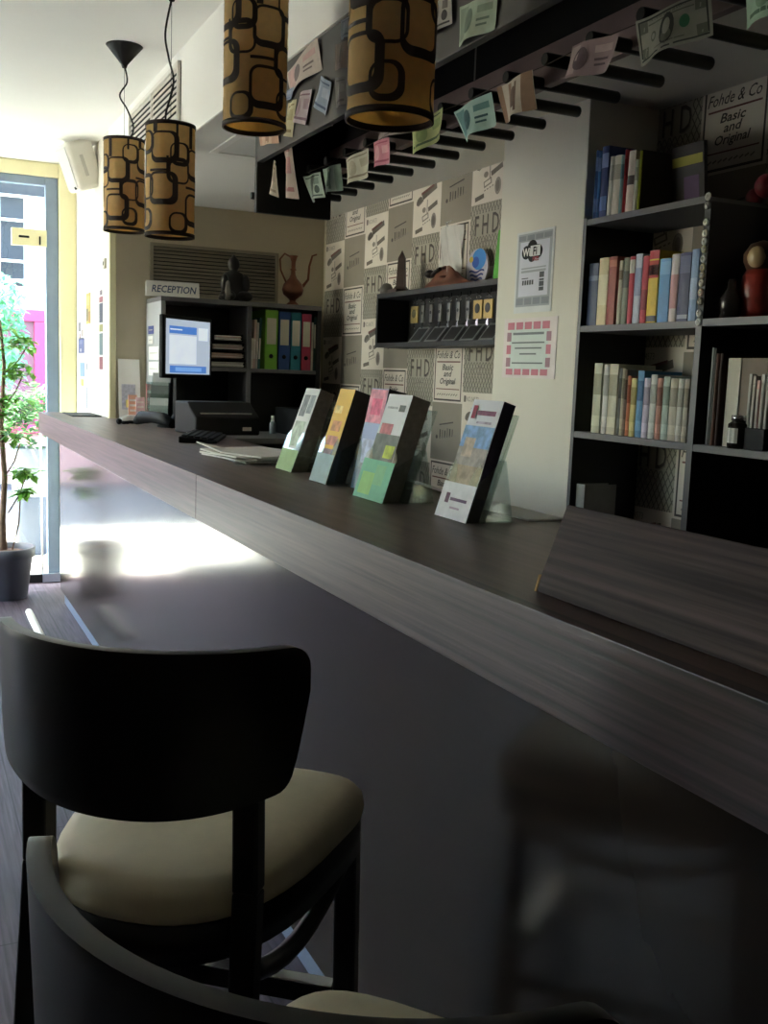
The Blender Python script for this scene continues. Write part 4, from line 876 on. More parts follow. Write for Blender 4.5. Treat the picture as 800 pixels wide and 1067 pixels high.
m = MB(); m.box((.86, 2.83, 1.0975), (.90, 2.85, 1.107), M_acryl); m.box((.965, 2.80, 1.0975), (1.005, 2.82, 1.107), M_acryl); m.box((.85, 2.805, 1.107), (1.01, 2.86, 1.110), M_acryl)
tag(m.build('acrylic_plate', bevel=.001), 'clear acrylic plate at the near edge of the paper pile', 'holder')

def holder(label, llabel, X0, yl, w, lw, H, lean, stack, pocket, face, prints, side, pocket_tint=None, ph_=.10):
    """front faces the stools (-X); yl = far (left) end; w width towards the camera"""
    t = thing('leaflet_holder', label, 'leaflet holder', (X0, yl-w/2, 1.0975), 0, 'clear leaflet holders along the counter')
    dx = Vector((math.sin(lean), 0, math.cos(lean))); nx = Vector((math.cos(lean), 0, -math.sin(lean))); O = Vector((X0, yl, 1.0978)); Y_ = Vector((0, -1, 0))
    def Q(n, y, u): return O + nx*n + Y_*y + dx*(max(n, 0)*math.tan(lean) if u <= .0011 else u)
    def slab(m, n0, n1, y0, y1, u0, u1, mt): m.prism([Q(n0, y0, u0), Q(n1, y0, u0), Q(n1, y0, u1), Q(n0, y0, u1)], Y_*(y1-y0), mt)
    pm = M_acryl
    m = MB()
    m.prism([Q(0, 0, 0), Q(0, w*.0, ph_), Q(0, w*.12, ph_+.018), Q(0, w*.22, ph_), Q(0, w*.3, ph_-.035), Q(0, w*.7, ph_-.035), Q(0, w*.78, ph_), Q(0, w*.88, ph_+.018), Q(0, w, ph_), Q(0, w, 0)], -nx*.0025, pm); m.build('front_pocket', t)
    m = MB(); slab(m, stack+.004, stack+.007, 0, w, 0, H*.93, pm); m.build('back_plate', t)
    for y in (-.0025, w):
        m = MB(); m.prism([Q(0, y, 0), Q(stack+.007, y, 0), Q(stack+.007, y, H*.93), Q(stack, y, H*.55), Q(0, y, ph_-.02)], Y_*.0025, pm); m.build('side_plate', t)
    m = MB(); e = Q(stack+.007, 0, 0); m.prism([(e.x-.004, yl, 1.0977), (e.x+.06, yl, 1.0977), (e.x+.06, yl, 1.1005), (e.x-.004, yl, 1.1005)], Y_*w, pm); m.prism([(e.x+.06, yl, 1.0977), (e.x+.063, yl, 1.0977), (Q(stack+.01, 0, H*.55).x+.003, yl, Q(stack, 0, H*.55).z), (Q(stack+.01, 0, H*.55).x, yl, Q(stack, 0, H*.55).z)], Y_*w, pm); m.build('foot', t)
    # the leaflets in it
    m = MB(); o = (w-lw)/2*.6
    slab(m, .0035, stack, o, o+lw, .001, H, cm('leaflet edge ' + side[0], side[1], var=.15, scale=90)); fm = cm('leaflet front %d %d %d' % face, face, var=.03); slab(m, .0025, .0035, o, o+lw, .001, H, fm)
    for i, (a, b, c, d, col) in enumerate(prints):
        mt = cm('leaflet print %d %d %d' % col, col, var=.25, scale=45, contrast=1.5)
        k = .0022-.0003*i
        m.poly([Q(k, o+lw*a, H*b), Q(k, o+lw*c, H*b), Q(k, o+lw*c, H*d), Q(k, o+lw*a, H*d)], mt)
    if pocket:
        for i, (a, b, c, d, col) in enumerate(pocket):
            mt = cm('pocket print %d %d %d' % col, col, var=.1, scale=30)
            m.poly([Q(-.0032-.0003*i, w*a, ph_*b), Q(-.0032-.0003*i, w*c, ph_*b), Q(-.0032-.0003*i, w*c, ph_*d), Q(-.0032-.0003*i, w*a, ph_*d)], mt)
    tag(m.build('leaflet_stack'), llabel, 'leaflets', 'stacks of leaflets in the holders')
    return Q
DKS = ('pale', (172, 164, 150)); BLK = ('dark', (84, 76, 74))
holder('clear leaflet holder farthest along the counter', 'white and grey leaflets in the farthest holder', .952, 2.735, .13, .108, .243, .34, .046, [(0, 0, 1, .62, (150, 180, 120))], (214, 216, 210),
       [(.1, .66, .5, .92, (124, 130, 128)), (.55, .70, .9, .92, (150, 158, 158)), (.1, .3, .85, .6, (176, 190, 170)), (.05, .02, .95, .26, (150, 180, 124))], DKS)
holder('clear leaflet holder second from the far end', 'yellow leaflets in the second holder from the far end', .936, 2.425, .112, .095, .246, .30, .052, [(0, 0, 1, .75, (150, 174, 176))], (236, 190, 74),
       [(.2, .55, .8, .66, (214, 150, 90)), (.15, .4, .85, .5, (206, 140, 110)), (.2, .2, .8, .36, (150, 130, 130)), (.1, .74, .6, .82, (240, 206, 120))], BLK)
holder('clear leaflet holder half hidden behind the nearer green one', 'pink and pale blue leaflets, half hidden behind the cyclist ones', .975, 2.262, .105, .095, .246, .20, .05, None, (176, 190, 226),
       [(.0, .66, 1, .99, (236, 150, 168)), (.2, .74, .8, .9, (242, 110, 140)), (.1, .2, .9, .5, (196, 206, 236))], BLK)
holder('clear leaflet holder with a wide green front, second nearest', 'white leaflets with a colourful picture behind a green pocket', .918, 2.10, .158, .118, .243, .30, .048, [(0, 0, 1, .9, (116, 190, 150)), (.1, .1, .5, .6, (150, 206, 120)), (.5, .35, .8, .8, (130, 196, 140))], (226, 228, 228),
       [(0, .12, 1, .62, (110, 116, 104)), (.1, .62, .6, .72, (198, 116, 120)), (.55, .4, .95, .52, (206, 220, 70)), (.2, .26, .8, .34, (206, 84, 70)), (.25, .18, .8, .25, (226, 190, 60)), (.3, .06, .8, .18, (110, 90, 160)), (.65, .84, .9, .9, (90, 96, 90)), (.15, .86, .6, .88, (170, 174, 174))], DKS)
Qh = holder('clear leaflet holder standing alone nearest the flap', 'city photo leaflets in the holder nearest the flap', .955, 1.775, .125, .112, .243, .30, .03, [(0, 0, 1, .72, (232, 232, 236)), (.18, .3, .3, .5, (96, 50, 80)), (.34, .36, .85, .42, (90, 60, 100)), (.4, .2, .7, .24, (190, 170, 190))], (232, 232, 238),
       [(0, .03, 1, .25, (60, 46, 96)), (0, .25, 1, .52, (178, 160, 132)), (.0, .45, 1, .62, (170, 162, 152)), (0, .6, 1, .78, (132, 172, 216)), (.15, .52, .5, .68, (196, 180, 160)), (.10, .84, .24, .95, (150, 50, 76)), (.28, .87, .9, .91, (140, 80, 110)), (.35, .80, .85, .82, (190, 180, 196))], ('navy', (62, 54, 80)))
m = MB(); m.box((1.10, 1.66, 1.0975), (1.188, 2.0, 1.1005), M_paper); tag(m.build('paper_sheet'), 'white sheet at the back edge of the counter below the column', 'paper')
m = MB(); m.tube([(1.185, 2.50, 1.101), (1.178, 2.27, 1.102), (1.165, 2.15, 1.101), (1.15, 2.05, 1.101)], .004, M_whiteplastic); tag(m.build('white_cable'), 'short white cable along the back edge of the counter', 'cable')

# ================================================================== KEY CABINET ON THE PAPERED WALL
kc = thing('key_shelf', 'black open box shelf with hanging keys on the papered wall', 'key cabinet', (2.04, 3.7, 1.5))
KX = 1.96; KB = XW-.003
m = MB(); m.box((KX, 3.20, 1.713), (KB, 4.30, 1.735), M_shelfdark); m.build('top_board', kc, bevel=.0015)
m = MB(); m.box((KX, 3.20, 1.495), (KB, 4.30, 1.515), M_shelfdark); m.build('bottom_board', kc, bevel=.0015)
m = MB(); m.box((KX, 4.28, 1.515), (KB, 4.30, 1.713), M_rod); m.build('side_panel', kc)
m = MB(); m.box((KX, 3.20, 1.515), (KB, 3.22, 1.713), M_rod); m.build('side_panel', kc)
m = MB(); m.box((KB-.012, 3.22, 1.515), (KB, 4.28, 1.713), M_shelfdark); m.build('back_board', kc)
BR = cm('brass', (176, 150, 92), rough=.35, metal=.85, var=.1); 
keyl = ['leftmost', 'second', 'third', 'fourth', 'fifth', 'sixth', 'seventh', 'eighth', 'ninth', 'tenth']
for i in range(10):
    y = 4.03-.078*i; z = 1.70
    t = thing('key', 'hotel key with a fob in the key shelf, %s from the left' % keyl[i] if i else 'hotel key with a pale brass tag, leftmost in the key shelf', 'key', (2.03, y, z-.11), 0, 'keys hanging in the key shelf')
    m = MB(); m.tube([(2.03, y, 1.714), (2.03, y, 1.70), (2.022, y, 1.692), (2.014, y, 1.70)], .0018, M_steel, 6); m.tube([(2.022+.01*math.cos(a), y, 1.682+.01*math.sin(a)) for a in [2*PI*q/12 for q in range(12)]], .0012, M_steel, 5, closed=True); m.build('hook_ring', t)
    fm = BR if i in (0, 7, 8) else cm('grey fob', (120, 118, 114), rough=.35, metal=.6); w = .032 if i in (0, 7, 8) else .012
    m = MB(); m.box((2.018, y-w, 1.60), (2.026, y+w, 1.672), fm); m.lathe([(.001, 0), (w*.6, 0), (w*.6, .0015), (.001, .0015)], (2.0175, y, 1.64), M_shelfdark if i else cm('fob print', (90, 80, 50)), 14, M=Matrix.Rotation(-PI/2, 4, 'Y')); m.build('fob', t, bevel=.002)
    m = MB(); m.box((2.019, y-.004, 1.575), (2.0215, y+.004, 1.66), M_steel); m.box((2.019, y+.004, 1.578), (2.0215, y+.011, 1.592), M_steel); m.build('blade', t)
for i in range(5):
    y = 3.96-.15*i
    m = MB(); Mk = Matrix.Translation((1.985, y, 1.5155)) @ Matrix.Rotation(math.radians(38), 4, 'Y'); m.box((0, -.055, 0), (.004, .055, .085), cm('grey card holder', (120, 122, 122), rough=.3), Mk); m.box((-.0006, -.045, .01), (0, .045, .075), M_shelfdark, Mk)
    tag(m.build('card_holder', bevel=.001), 'slanted dark card holder in the key shelf, %s from the left' % keyl[i], 'card holder', 'card holders in the key shelf')
# things on top of it and on the wall
ob = MB(); OB = cm('dark red brown stone', (70, 52, 46), rough=.4, var=.2)
ob.prism([(1.985, 4.15, 1.7355), (2.075, 4.15, 1.7355), (2.075, 4.24, 1.7355), (1.985, 4.24, 1.7355)], (0, 0, .018), OB)
ob.lathe([(.040, .018), (.030, .030), (.026, .034), (.020, .155), (.001, .19)], (2.03, 4.195, 1.7355), OB, 4, 1, 1, smooth=False)
tag(ob.build('obelisk', bevel=.002), 'dark pointed obelisk standing on the key shelf', 'ornament')
m = MB(); m.lathe([(.001, 0), (.03, 0), (.032, .02), (.018, .045), (.001, .05)], (1.995, 4.27, 1.7355), cm('worn bronze'[:], (90, 84, 76)), 14); tag(m.build('small_ornament'), 'small bronze lump at the foot of the obelisk', 'ornament')
ht = MB(); HM = cm('rust brown leather', (112, 66, 48), rough=.55, var=.3, scale=20)
rows = []
for i in range(12):
    f = i/11; row = []
    for j in range(20):
        a = 2*PI*j/20; r = [1, 1.02, .9, .72, .6, .5, .45, .4, .34, .26, .15, .01][i]; zz = [0, .006, .016, .024, .032, .042, .05, .055, .058, .06, .061, .061][i]
        row.append((2.035+.055*r*math.sin(a), 3.78+.20*r*math.cos(a)*(1+.1*math.sin(3*a)), 1.7358+zz*(1+.35*math.sin(2*a+1)+.2*math.cos(5*a))))
    rows.append(row)
ht.grid(rows, HM, closev=True); tag(ht.build('leather_pouch'), 'crumpled rust brown leather pouch on the key shelf', 'pouch')
m = MB(); m.sphere((2.02, 3.90, 1.80), .022, DM, 12, (1, 1.2, .8)); m.tube([(2.02, 3.89, 1.79), (2.02, 3.85, 1.806), (2.02, 3.81, 1.815)], .008, DM); tag(m.build('small_figurine'), 'small dark figurine perched on the brown pouch', 'figurine')
m = MB(); rows = [[(2.118-.02*math.sin(PI*i/12)*(.3+.7*j/10)-.006*math.sin(5*i+j), 3.995-.19*i/12+.012*(j/10)*math.cos(i), 2.015-.235*j/10-.012*(i/12)) for j in range(11)] for i in range(13)]
PB = cm('silvery plastic bag', (214, 210, 204), rough=.25, var=.06, scale=14, spec=.9, bump=.9); m.grid(rows, PB); m.grid([[(2.124, p[1], p[2]) for p in r] for r in rows], PB)
for a in (0, 12): m.grid([rows[a], [(2.124, p[1], p[2]) for p in rows[a]]], PB)
m.tube([(2.115, 3.93, 2.0), (2.10, 3.92, 2.02), (2.115, 3.90, 2.03)], .003, M_steel); tag(m.build('plastic_bag'), 'shiny white plastic bag hung on the papered wall', 'bag')
ov = MB(); OX = 2.10
def ovp(cy, cz, ry, rz, mt, lift, a0=0, a1=2*PI, n=24, dm=OX): ov.poly([(dm-lift, cy-ry*math.cos(a0+(a1-a0)*i/n), cz+rz*math.sin(a0+(a1-a0)*i/n)) for i in range(n)], mt)
ov.prism([(OX, 3.645-.085*math.cos(2*PI*i/28), 1.812+.076*math.sin(2*PI*i/28)) for i in range(28)], (.006, 0, 0), cm('pale lilac board', (196, 190, 204)))
ovp(3.63, 1.845, .055, .042, cm('bright blue print', (52, 132, 206)), .001); ovp(3.655, 1.835, .028, .022, cm('deep blue print', (30, 80, 170)), .0016); ovp(3.69, 1.848, .016, .012, cm('yellow print 2', (214, 186, 70)), .002)
for k in range(4):
    z = 1.795-.016*k; ov.grid([[(OX-.001, 3.645-.06*(1-.12*k)+.12*(1-.12*k)*i/10, z+.004*math.sin(i*.9)+dz) for dz in (0, .007)] for i in range(11)], cm('navy print', (40, 54, 130)))
tag(ov.build('oval_sign'), 'oval sign with a blue wave emblem above the key shelf', 'sign')
m = MB(); m.prism([(2.105, 3.53, 1.736), (2.105, 3.44, 1.736), (2.105, 3.44, 1.945), (2.105, 3.50, 1.945)], (.012, 0, 0), cm('bright green board', (92, 176, 60))); tag(m.build('green_sign', bevel=.001), 'bright green board beside the oval wave sign', 'sign')

# notices on the column
wf = MB(); WX = 1.868; B1 = cm('notice grey', (168, 172, 176)); B2 = cm('notice dark', (70, 72, 76)); 
def wr(y0, y1, z0, z1, mt, l): wf.poly([(WX-l, y0, z0), (WX-l, y1, z0), (WX-l, y1, z1), (WX-l, y0, z1)], mt)
wf.box((WX, 2.762, 1.592), (1.870, 2.982, 1.855), cm('notice white', (222, 222, 220)))
wr(2.972, 2.772, 1.612, 1.848, B1, .0005)
wr(2.958, 2.786, 1.645, 1.822, cm('notice pale', (216, 216, 226)), .001)
for i in range(4):
    wr(2.968-.05*i, 2.925-.05*i, 1.826, 1.842, cm('notice mid', (140, 144, 150)), .0012); wr(2.968-.05*i, 2.925-.05*i, 1.618, 1.64, cm('notice mid', (140, 144, 150)), .0012)
for cy, cz, r in ((2.92, 1.787, .026), (2.885, 1.80, .03), (2.85, 1.787, .026), (2.885, 1.775, .024)):
    wf.poly([(WX-.0014-.0001*r*100, cy-r*math.cos(2*PI*i/18), cz+r*.85*math.sin(2*PI*i/18)) for i in range(18)], M_blackplastic)
wf.text('Wi', (WX-.006, 2.912, 1.775), U, V, .026, M_paper, bold=.03); wr(2.89, 2.832, 1.772, 1.806, cm('notice white', (222, 222, 220)), .0055); wf.text('Fi', (WX-.0062, 2.861, 1.776), U, V, .026, M_blackplastic, bold=.03)
wf.text('FREE', (WX-.0066, 2.855, 1.757), U, V, .013, cm('notice red', (150, 50, 60)), bold=.04)
wr(2.945, 2.80, 1.722, 1.729, B1, .0016); wr(2.945, 2.80, 1.7335, 1.738, B1, .0016)
wf.text('Laguito' if False else 'Coupons', (WX-.002, 2.90, 1.69), U, V, .014, B2, shear=.2) if False else None
for i in range(5): wr(2.935-.014*i, 2.925-.014*i, 1.682, 1.697, B2, .0016)
wr(2.94, 2.90, 1.702, 1.705, B2, .0016)
for i, (a, b) in enumerate(((.0, .012), (.014, .03), (.032, .038), (.042, .06))):
    wr(2.835, 2.808, 1.66+a, 1.66+b, B2, .0016)
tag(wf.build('wifi_notice', bevel=0), 'grey bordered WiFi notice taped to the cream column', 'notice')
nb = MB(); wf = nb
wf.box((WX, 2.72, 1.378), (1.870, 3.035, 1.575), cm('notice pinkish', (232, 220, 216)))
wr(2.995, 2.765, 1.40, 1.55, cm('notice greenish', (214, 222, 216)), .0006)
PK = cm('notice pink', (204, 124, 138)); GY = cm('notice ink', (120, 128, 128))
for i in range(5): wr(3.01-.052*i, 2.968-.052*i, 1.538, 1.562, PK, .001); wr(3.01-.052*i, 2.968-.052*i, 1.388, 1.408, PK, .001)
for i in range(3): wr(3.012, 2.985, 1.415+.042*i, 1.445+.042*i, PK if i % 2 else cm('notice mauve', (168, 128, 138)), .001); wr(2.775, 2.748, 1.415+.042*i, 1.445+.042*i, PK if i % 2 else cm('notice mauve', (168, 128, 138)), .001)
for z, a, b, h in ((1.52, 2.975, 2.79, .008), (1.492, 2.98, 2.785, .005), (1.474, 2.96, 2.80, .005), (1.455, 2.93, 2.83, .005), (1.425, 2.975, 2.79, .005)): wr(a, b, z, z+h, GY, .0012)
tag(nb.build('pink_notice'), 'pink bordered printed notice below the WiFi notice', 'notice')

# ================================================================== BOOKCASE
bc = thing('bookcase', 'dark grey stepped open bookcase built in the papered recess', 'bookcase', (2.0, 2.0, 0))
FX, BX2 = 1.87, XW-.006
m = MB(); m.box((FX, 2.600, 0), (BX2, 2.615, 2.02-.16), M_shelfdark); m.box((FX-.001, 2.600, 0), (FX, 2.615, 1.858), M_shelfgrey); m.build('side_panel', bc)
m = MB(); m.box((FX, 2.072, 0), (BX2, 2.094, 1.84), M_shelfdark); m.box((FX-.001, 2.072, 0), (FX, 2.094, 1.54), M_shelfgrey); m.build('upright', bc)
for z0, z1 in ((1.838, 1.856), (1.522, 1.541), (1.202, 1.221), (.87, .888), (.5, .52)):
    m = MB(); m.box((FX, 2.094, z0), (BX2, 2.600, z1), M_shelfgrey); m.build('shelf', bc, bevel=.001)
for z0, z1 in ((1.525, 1.545), (1.202, 1.221), (.87, .888), (.5, .52)):
    m = MB(); m.box((FX, 1.30, z0), (BX2, 2.072, z1), M_shelfgrey); m.build('shelf', bc, bevel=.001)
m = MB(); m.box((FX, 1.28, 0), (BX2, 1.30, 1.545), M_shelfdark); m.build('side_panel', bc)
m = MB(); m.box((BX2-.004, 1.30, 0), (BX2, 2.072, 1.525), M_shelfdark); m.build('back_board', bc)
# bottle caps down the upright
capz = [1.852, 1.83, 1.788, 1.76, 1.74, 1.721, 1.697, 1.675, 1.655, 1.636, 1.612, 1.589, 1.559, 1.537]
ordn = ['topmost', 'second', 'third', 'fourth', 'fifth', 'sixth', 'seventh', 'eighth', 'ninth', 'tenth', 'eleventh', 'twelfth', 'thirteenth', 'lowest']
for i, z in enumerate(capz):
    c = ((216, 214, 206), (150, 148, 140), (200, 200, 196), (206, 198, 176), (216, 214, 206), (196, 190, 150), (220, 218, 214), (206, 196, 150), (150, 140, 110), (196, 190, 176), (190, 160, 140), (120, 110, 90), (216, 214, 210), (222, 220, 214))[i]
    m = MB(); r = .0105; m.lathe([(.001, .004), (r*.6, .0042), (r*.9, .003), (r, 0), (.001, 0)], (FX-.002, 2.083, z), cm('cap %d %d' % (c[0], c[2]), c, rough=.4), 16, M=Matrix.Rotation(-PI/2, 4, 'Y')); m.lathe([(.001, .0046), (r*.45, .0044), (.001, .0043)], (FX-.002, 2.083, z), M_papergrey, 10, M=Matrix.Rotation(-PI/2, 4, 'Y'))
    tag(m.build('bottle_cap'), 'round bottle cap on the bookcase upright, %s of the column%s' % (ordn[i], '' if i in (0, 13) else ' from the top'), 'bottle cap', 'bottle caps down the bookcase upright')
# books
def book(y0, y1, z, h, d, c, label, group, band=None, lean=0.0, x=None, title=None):
    """spine towards the bar; y0 = left (far) edge"""
    w = abs(y0-y1)-.0015; x = x if x is not None else FX+.018
    mt = cm('book %d %d %d' % c, c, rough=.5, var=.08, scale=30)
    Mb = Matrix.Translation((x, y1+.0007, z+.0006)) @ Matrix.Rotation(lean, 4, 'X')
    m = MB(); b = min(.0025, w*.2)
    n = 5; prof = [(-.004*math.sin(PI*i/n), w*i/n) for i in range(n+1)]
    m.prism([Mb @ Vector((px, py, 0)) for px, py in prof] + [Mb @ Vector((.003, w, 0)), Mb @ Vector((.003, 0, 0))], Mb.to_3x3() @ Vector((0, 0, h)), mt)
    m.box((0, 0, 0), (d, b, h), mt, Mb); m.box((0, w-b, 0), (d, w, h), mt, Mb)
    if band:
        for (a, e, c2) in band: m.prism([Mb @ Vector((px-.0003, py, h*a)) for px, py in prof] + [Mb @ Vector((.002, w, h*a)), Mb @ Vector((.002, 0, h*a))], Mb.to_3x3() @ Vector((0, 0, h*(e-a))), cm('spine %d %d %d' % c2, c2, rough=.5))
    o = tag(m.build('book'), label, 'book', group)
    m = MB(); m.box((.003, b, .004), (d-.004, w-b, h-.004), M_paper, Mb)
    p = m.build('pages'); p.parent = o; p.location = p.location - o.location
    return o
GT, GMi, GL, GR = 'books on top of the bookcase', 'books on the middle shelf', 'books on the lower shelf', 'albums and discs in the right bay'
T = [(2.598, 2.584, .20, (42, 74, 132), 'dark blue book, leftmost on top of the bookcase'), (2.583, 2.569, .195, (58, 110, 172), 'mid blue book, second from the left on top'), (2.568, 2.534, .205, (40, 56, 110), 'wide navy book with white lines on the bookcase top'),
     (2.532, 2.512, .170, (214, 212, 200), 'plain white book right of the blue books on top'), (2.511, 2.477, .168, (206, 198, 182), 'cream book left of the teal printed one on top'), (2.476, 2.460, .165, (126, 168, 170), 'teal grey printed book on the bookcase top'),
     (2.459, 2.447, .178, (196, 48, 56), 'thin red book on the bookcase top'), (2.446, 2.414, .170, (222, 202, 190), 'pale pink book with a dark square on top'), (2.413, 2.398, .142, (222, 220, 212), 'short thin white book on the bookcase top'), (2.392, 2.381, .166, (180, 188, 60), 'thin yellow green book standing alone on top')]
for y0, y1, h, c, lab in T:
    band = [(.7, .9, (120, 140, 190)), (.1, .3, (90, 120, 180))] if c[2] > 100 and c[0] < 70 else ([(.45, .6, (70, 50, 50))] if 'square' in lab else [(.6, .85, tuple(max(0, v-40) for v in c))])
    if 'yellow green' in lab: c, band = (58, 52, 44), [(.02, .98, (180, 188, 60))]
    book(y0, y1, 1.856, h, .13, c, lab, GT, band, lean=.03 if c[0] > 200 else .0)
m = MB(); Mg = Matrix.Translation((1.99, 2.36, 1.857)) @ Matrix.Rotation(-.12, 4, 'Y'); m.box((0, -.13, 0), (.012, 0, .175), cm('dark magazine', (60, 52, 50), var=.2, scale=14), Mg); m.box((-.0008, -.125, .12), (0, -.005, .145), cm('yellow print 3', (170, 160, 60)), Mg); m.box((-.0008, -.11, .03), (0, -.05, .09), cm('purple print', (90, 60, 96)), Mg)
tag(m.build('magazine'), 'dark magazine with a yellow title on top of the bookcase', 'magazine')
Mi_ = [(2.598, 2.550, .185, (48, 62, 98), 'thick navy book, leftmost on the middle shelf', [(.72, .8, (90, 104, 140))]), (2.548, 2.503, .197, (222, 206, 160), 'thick cream book beside the navy one', [(.3, .75, (232, 220, 184))]), (2.501, 2.463, .197, (158, 72, 60), 'red brown thick book right of the cream one', [(.85, .95, (190, 110, 90))]),
       (2.452, 2.434, .182, (216, 206, 184), 'thin cream paperback left of the grey green one', [(.7, .85, (150, 130, 110))]), (2.433, 2.406, .188, (130, 132, 116), 'grey green paperback on the middle shelf', [(.55, .8, (90, 90, 84))]), (2.405, 2.381, .190, (196, 62, 78), 'red paperback left of the lavender one', [(.75, .95, (214, 206, 196))]),
       (2.380, 2.349, .194, (198, 200, 220), 'lavender white paperback on the middle shelf', [(.4, .8, (160, 166, 200))]), (2.348, 2.321, .186, (196, 60, 76), 'red paperback between the lavender and yellow ones', [(.2, .5, (150, 46, 60))]), (2.320, 2.278, .198, (226, 188, 48), 'yellow and red paperback with a black emblem', [(.88, 1.0, (200, 60, 70)), (.62, .86, (206, 70, 50)), (.66, .8, (40, 34, 30)), (.02, .1, (70, 70, 80))]),
       (2.274, 2.229, .172, (96, 150, 202), 'light blue paperback on the middle shelf', [(.75, .95, (120, 170, 214))]), (2.227, 2.196, .180, (214, 202, 200), 'off white paperback with pink print', [(.2, .7, (200, 150, 150))]), (2.194, 2.151, .181, (68, 70, 106), 'dark slate blue book near the upright', [(.7, .95, (96, 98, 134)), (.04, .1, (170, 170, 190))]), (2.149, 2.120, .186, (150, 174, 212), 'pale blue book, last before the capped upright', [(.3, .6, (180, 196, 224))])]
for y0, y1, h, c, lab, band in Mi_: book(y0, y1, 1.541, h, .13, c, lab, GMi, band)
L_ = [(2.540, 2.500, .208, (190, 188, 158), 'pale olive tall book, leftmost on the lower shelf'), (2.492, 2.467, .204, (206, 202, 196), 'white tall book with a grey band on the lower shelf'), (2.466, 2.424, .206, (196, 188, 160), 'wide beige tall book on the lower shelf'), (2.418, 2.406, .194, (130, 130, 130), 'thin grey book after the tall beige one'), (2.405, 2.392, .194, (206, 196, 172), 'thin cream book beside the thin grey one'), (2.391, 2.380, .190, (150, 132, 116), 'thin brown grey book on the lower shelf'),
      (2.379, 2.363, .173, (200, 118, 84), 'thin orange brown book on the lower shelf'), (2.362, 2.336, .166, (206, 190, 120), 'yellowish paperback left of the blue one'), (2.335, 2.307, .188, (84, 140, 184), 'tall sky blue book on the lower shelf'), (2.306, 2.279, .168, (196, 184, 204), 'lilac white paperback right of the blue book'), (2.278, 2.251, .178, (206, 206, 202), 'white paperback left of the pinkish brown one'), (2.250, 2.226, .169, (184, 128, 112), 'pinkish brown paperback on the lower shelf'),
      (2.225, 2.197, .173, (176, 190, 180), 'grey green paperback with a pale picture'), (2.196, 2.166, .169, (196, 186, 166), 'beige paperback, third from the right on the lower shelf'), (2.165, 2.142, .169, (206, 202, 192), 'off white paperback, second from the right on the lower shelf'), (2.141, 2.120, .169, (190, 180, 164), 'greyish paperback beside the upright on the lower shelf')]
for i, (y0, y1, h, c, lab) in enumerate(L_): book(y0, y1, 1.221, h, .135, c, lab, GL, [(.55, .85, tuple(max(0, v-50) for v in c)), (.1, .25, tuple(min(255, v+25) for v in c))])
book(2.595, 2.55, .888, .17, .12, (150, 146, 138), 'pale book leaning in the dark lowest visible bay', 'books in the lowest bay', None)
# right bay
m = MB(); m.box((FX+.02, 2.043, 1.2215), (FX+.2, 2.049, 1.472), M_shelfgrey); m.box((FX+.02, 2.034, 1.2215), (FX+.2, 2.040, 1.47), cm('dark frame', (44, 40, 38))); tag(m.build('picture_frame'), 'grey edged picture frame standing at the left of the right bay', 'picture frame')
for y0, y1, h, c, lab in ((2.030, 2.018, .235, (96, 60, 46), 'thin brown album in the right bay'), (2.014, 2.004, .235, (70, 48, 44), 'dark brown album beside the white box file'), ):
    book(y0, y1, 1.221, h, .16, c, lab, GR)
m = MB(); m.box((FX+.03, 1.955, 1.2215), (FX+.034, 2.0, 1.446), cm('cream card', (206, 198, 180))); m.box((FX+.034, 1.87, 1.2215), (FX+.19, 2.0, 1.446), cm('brown card', (120, 102, 86), var=.15)); tag(m.build('box_file', bevel=.002), 'cream and brown box file in the right bay', 'box file')
for i, (y, h, c, lab) in enumerate(((1.905, .185, (190, 188, 180), 'clear disc case, leftmost of the thin cases'), (1.892, .18, (150, 146, 140), 'grey disc case, second of the thin cases'), (1.878, .17, (206, 160, 150), 'pinkish disc case, third of the thin cases'), (1.864, .185, (200, 196, 190), 'white disc case, fourth of the thin cases'), (1.848, .19, (170, 160, 150), 'beige disc case, last of the thin cases'))):
    m = MB(); m.box((FX+.012, y-.009, 1.2215), (FX+.028, y, 1.2215+h), cm('disc case %d' % c[0], c, rough=.2)); m.box((FX+.011, y-.008, 1.25), (FX+.012, y-.001, 1.2+h), M_papergrey); tag(m.build('disc_case', bevel=.0008), lab, 'disc case', GR)
ck = thing('glass_jar', 'small dark glass jar with a pale emblem on the right bay shelf', 'jar', (FX+.012, 1.925, 1.2215))
m = MB(); m.lathe([(.001, 0), (.026, 0), (.027, .008), (.027, .06), (.018, .068), (.001, .068)], (FX-.0+.012, 1.925, 1.2215), cm('dark glass', (40, 36, 32), rough=.15), 20); m.build('jar', ck)
m = MB(); m.lathe([(.001, .068), (.02, .068), (.02, .082), (.001, .083)], (FX+.012, 1.925, 1.2215), M_steel, 20); m.build('lid', ck)
m = MB()
for k in range(5):
    a0, a1 = PI-.7+.28*k, PI-.7+.28*(k+1)
    m.poly([(FX+.012+.0275*math.cos(a0), 1.925+.0275*math.sin(a0), 1.235), (FX+.012+.0275*math.cos(a1), 1.925+.0275*math.sin(a1), 1.235), (FX+.012+.0275*math.cos(a1), 1.925+.0275*math.sin(a1), 1.272), (FX+.012+.0275*math.cos(a0), 1.925+.0275*math.sin(a0), 1.272)], M_paper if k in (1, 3) else M_papergrey)
m.build('emblem', ck)
m = MB(); m.prism([(FX+.005, 1.905, 1.2215), (FX+.03, 1.905, 1.2215), (FX+.03, 1.905, 1.275), (FX+.005, 1.905, 1.275)], (0, -.07, 0), M_blackplastic); tag(m.build('small_box', bevel=.002), 'small black box right of the jar in the right bay', 'box')
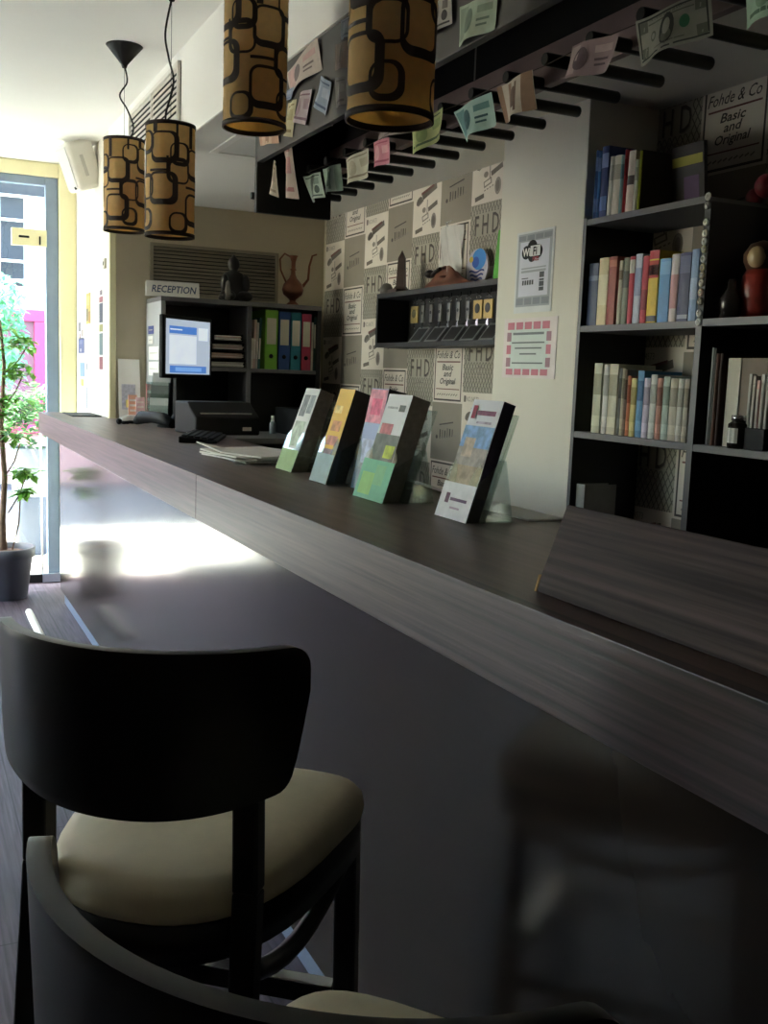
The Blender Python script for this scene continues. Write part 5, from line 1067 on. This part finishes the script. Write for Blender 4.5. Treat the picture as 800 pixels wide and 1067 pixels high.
# figures on the low top of the right bay
dl = thing('painted_doll', 'red and cream painted wooden doll standing on the right bay top', 'doll', (1.985, 2.0, 1.5455))
m = MB(); m.lathe([(.001, 0), (.042, 0), (.048, .03), (.05, .07), (.044, .11), (.035, .125)], (1.985, 2.0, 1.5455), cm('doll red', (150, 52, 44), rough=.35, var=.3, scale=14), 24); m.build('body', dl)
m = MB(); m.lathe([(.035, .125), (.045, .145), (.046, .165), (.03, .19), (.001, .2)], (1.985, 2.0, 1.5455), cm('doll brown', (96, 66, 48), rough=.35), 24); m.build('head', dl)
m = MB(); m.sphere((1.958, 1.99, 1.70), .028, cm('doll cream', (196, 170, 130), rough=.4), 14, (.8, 1, 1)); m.build('face', dl)
m = MB(); m.lathe([(.001, 0), (.026, 0), (.028, .05), (.012, .075), (.010, .10), (.001, .1)], (1.92, 2.03, 1.5455), cm('smoky glass', (48, 44, 44), rough=.12), 18); tag(m.build('small_bottle'), 'small dark bottle left of the painted doll', 'bottle')
bl = MB(); bl.lathe([(.001, 0), (.03, 0), (.033, .01), (.031, .16), (.02, .185), (.02, .21), (.001, .21)], (2.072, 2.03, 1.5455), cm('dark bottle', (34, 30, 30), rough=.2), 20); bl.lathe([(.021, .21), (.03, .215), (.034, .25), (.02, .275), (.001, .28)], (2.072, 2.03, 1.5455), cm('vivid blue', (40, 110, 200), rough=.35), 20)
tag(bl.build('blue_topped_bottle'), 'dark bottle with a bright blue top behind the doll', 'bottle')
rd = MB(); rd.sphere((2.09, 2.15, 1.882), .024, cm('dark red ball', (130, 40, 54), rough=.5), 14); rd.sphere((2.085, 2.105, 1.905), .032, cm('dark red ball', (130, 40, 54)), 14); rd.tube([(2.1, 2.105, 1.92), (2.12, 2.10, 2.0), (2.128, 2.10, 2.06)], .002, M_cord); tag(rd.build('hanging_ornament'), 'dark red round ornament hung on the recess wall', 'ornament')

m = MB(); m.tube([(.588, 5.72, .021), (.588, 5.6, .021), (.588, 5.2, .021), (.588, 5.02, .021)], [.018, .02, .02, .018], M_whiteplastic, 12); tag(m.build('white_tube'), 'short white tube lying on the dark floor beside the counter plinth', 'tube')
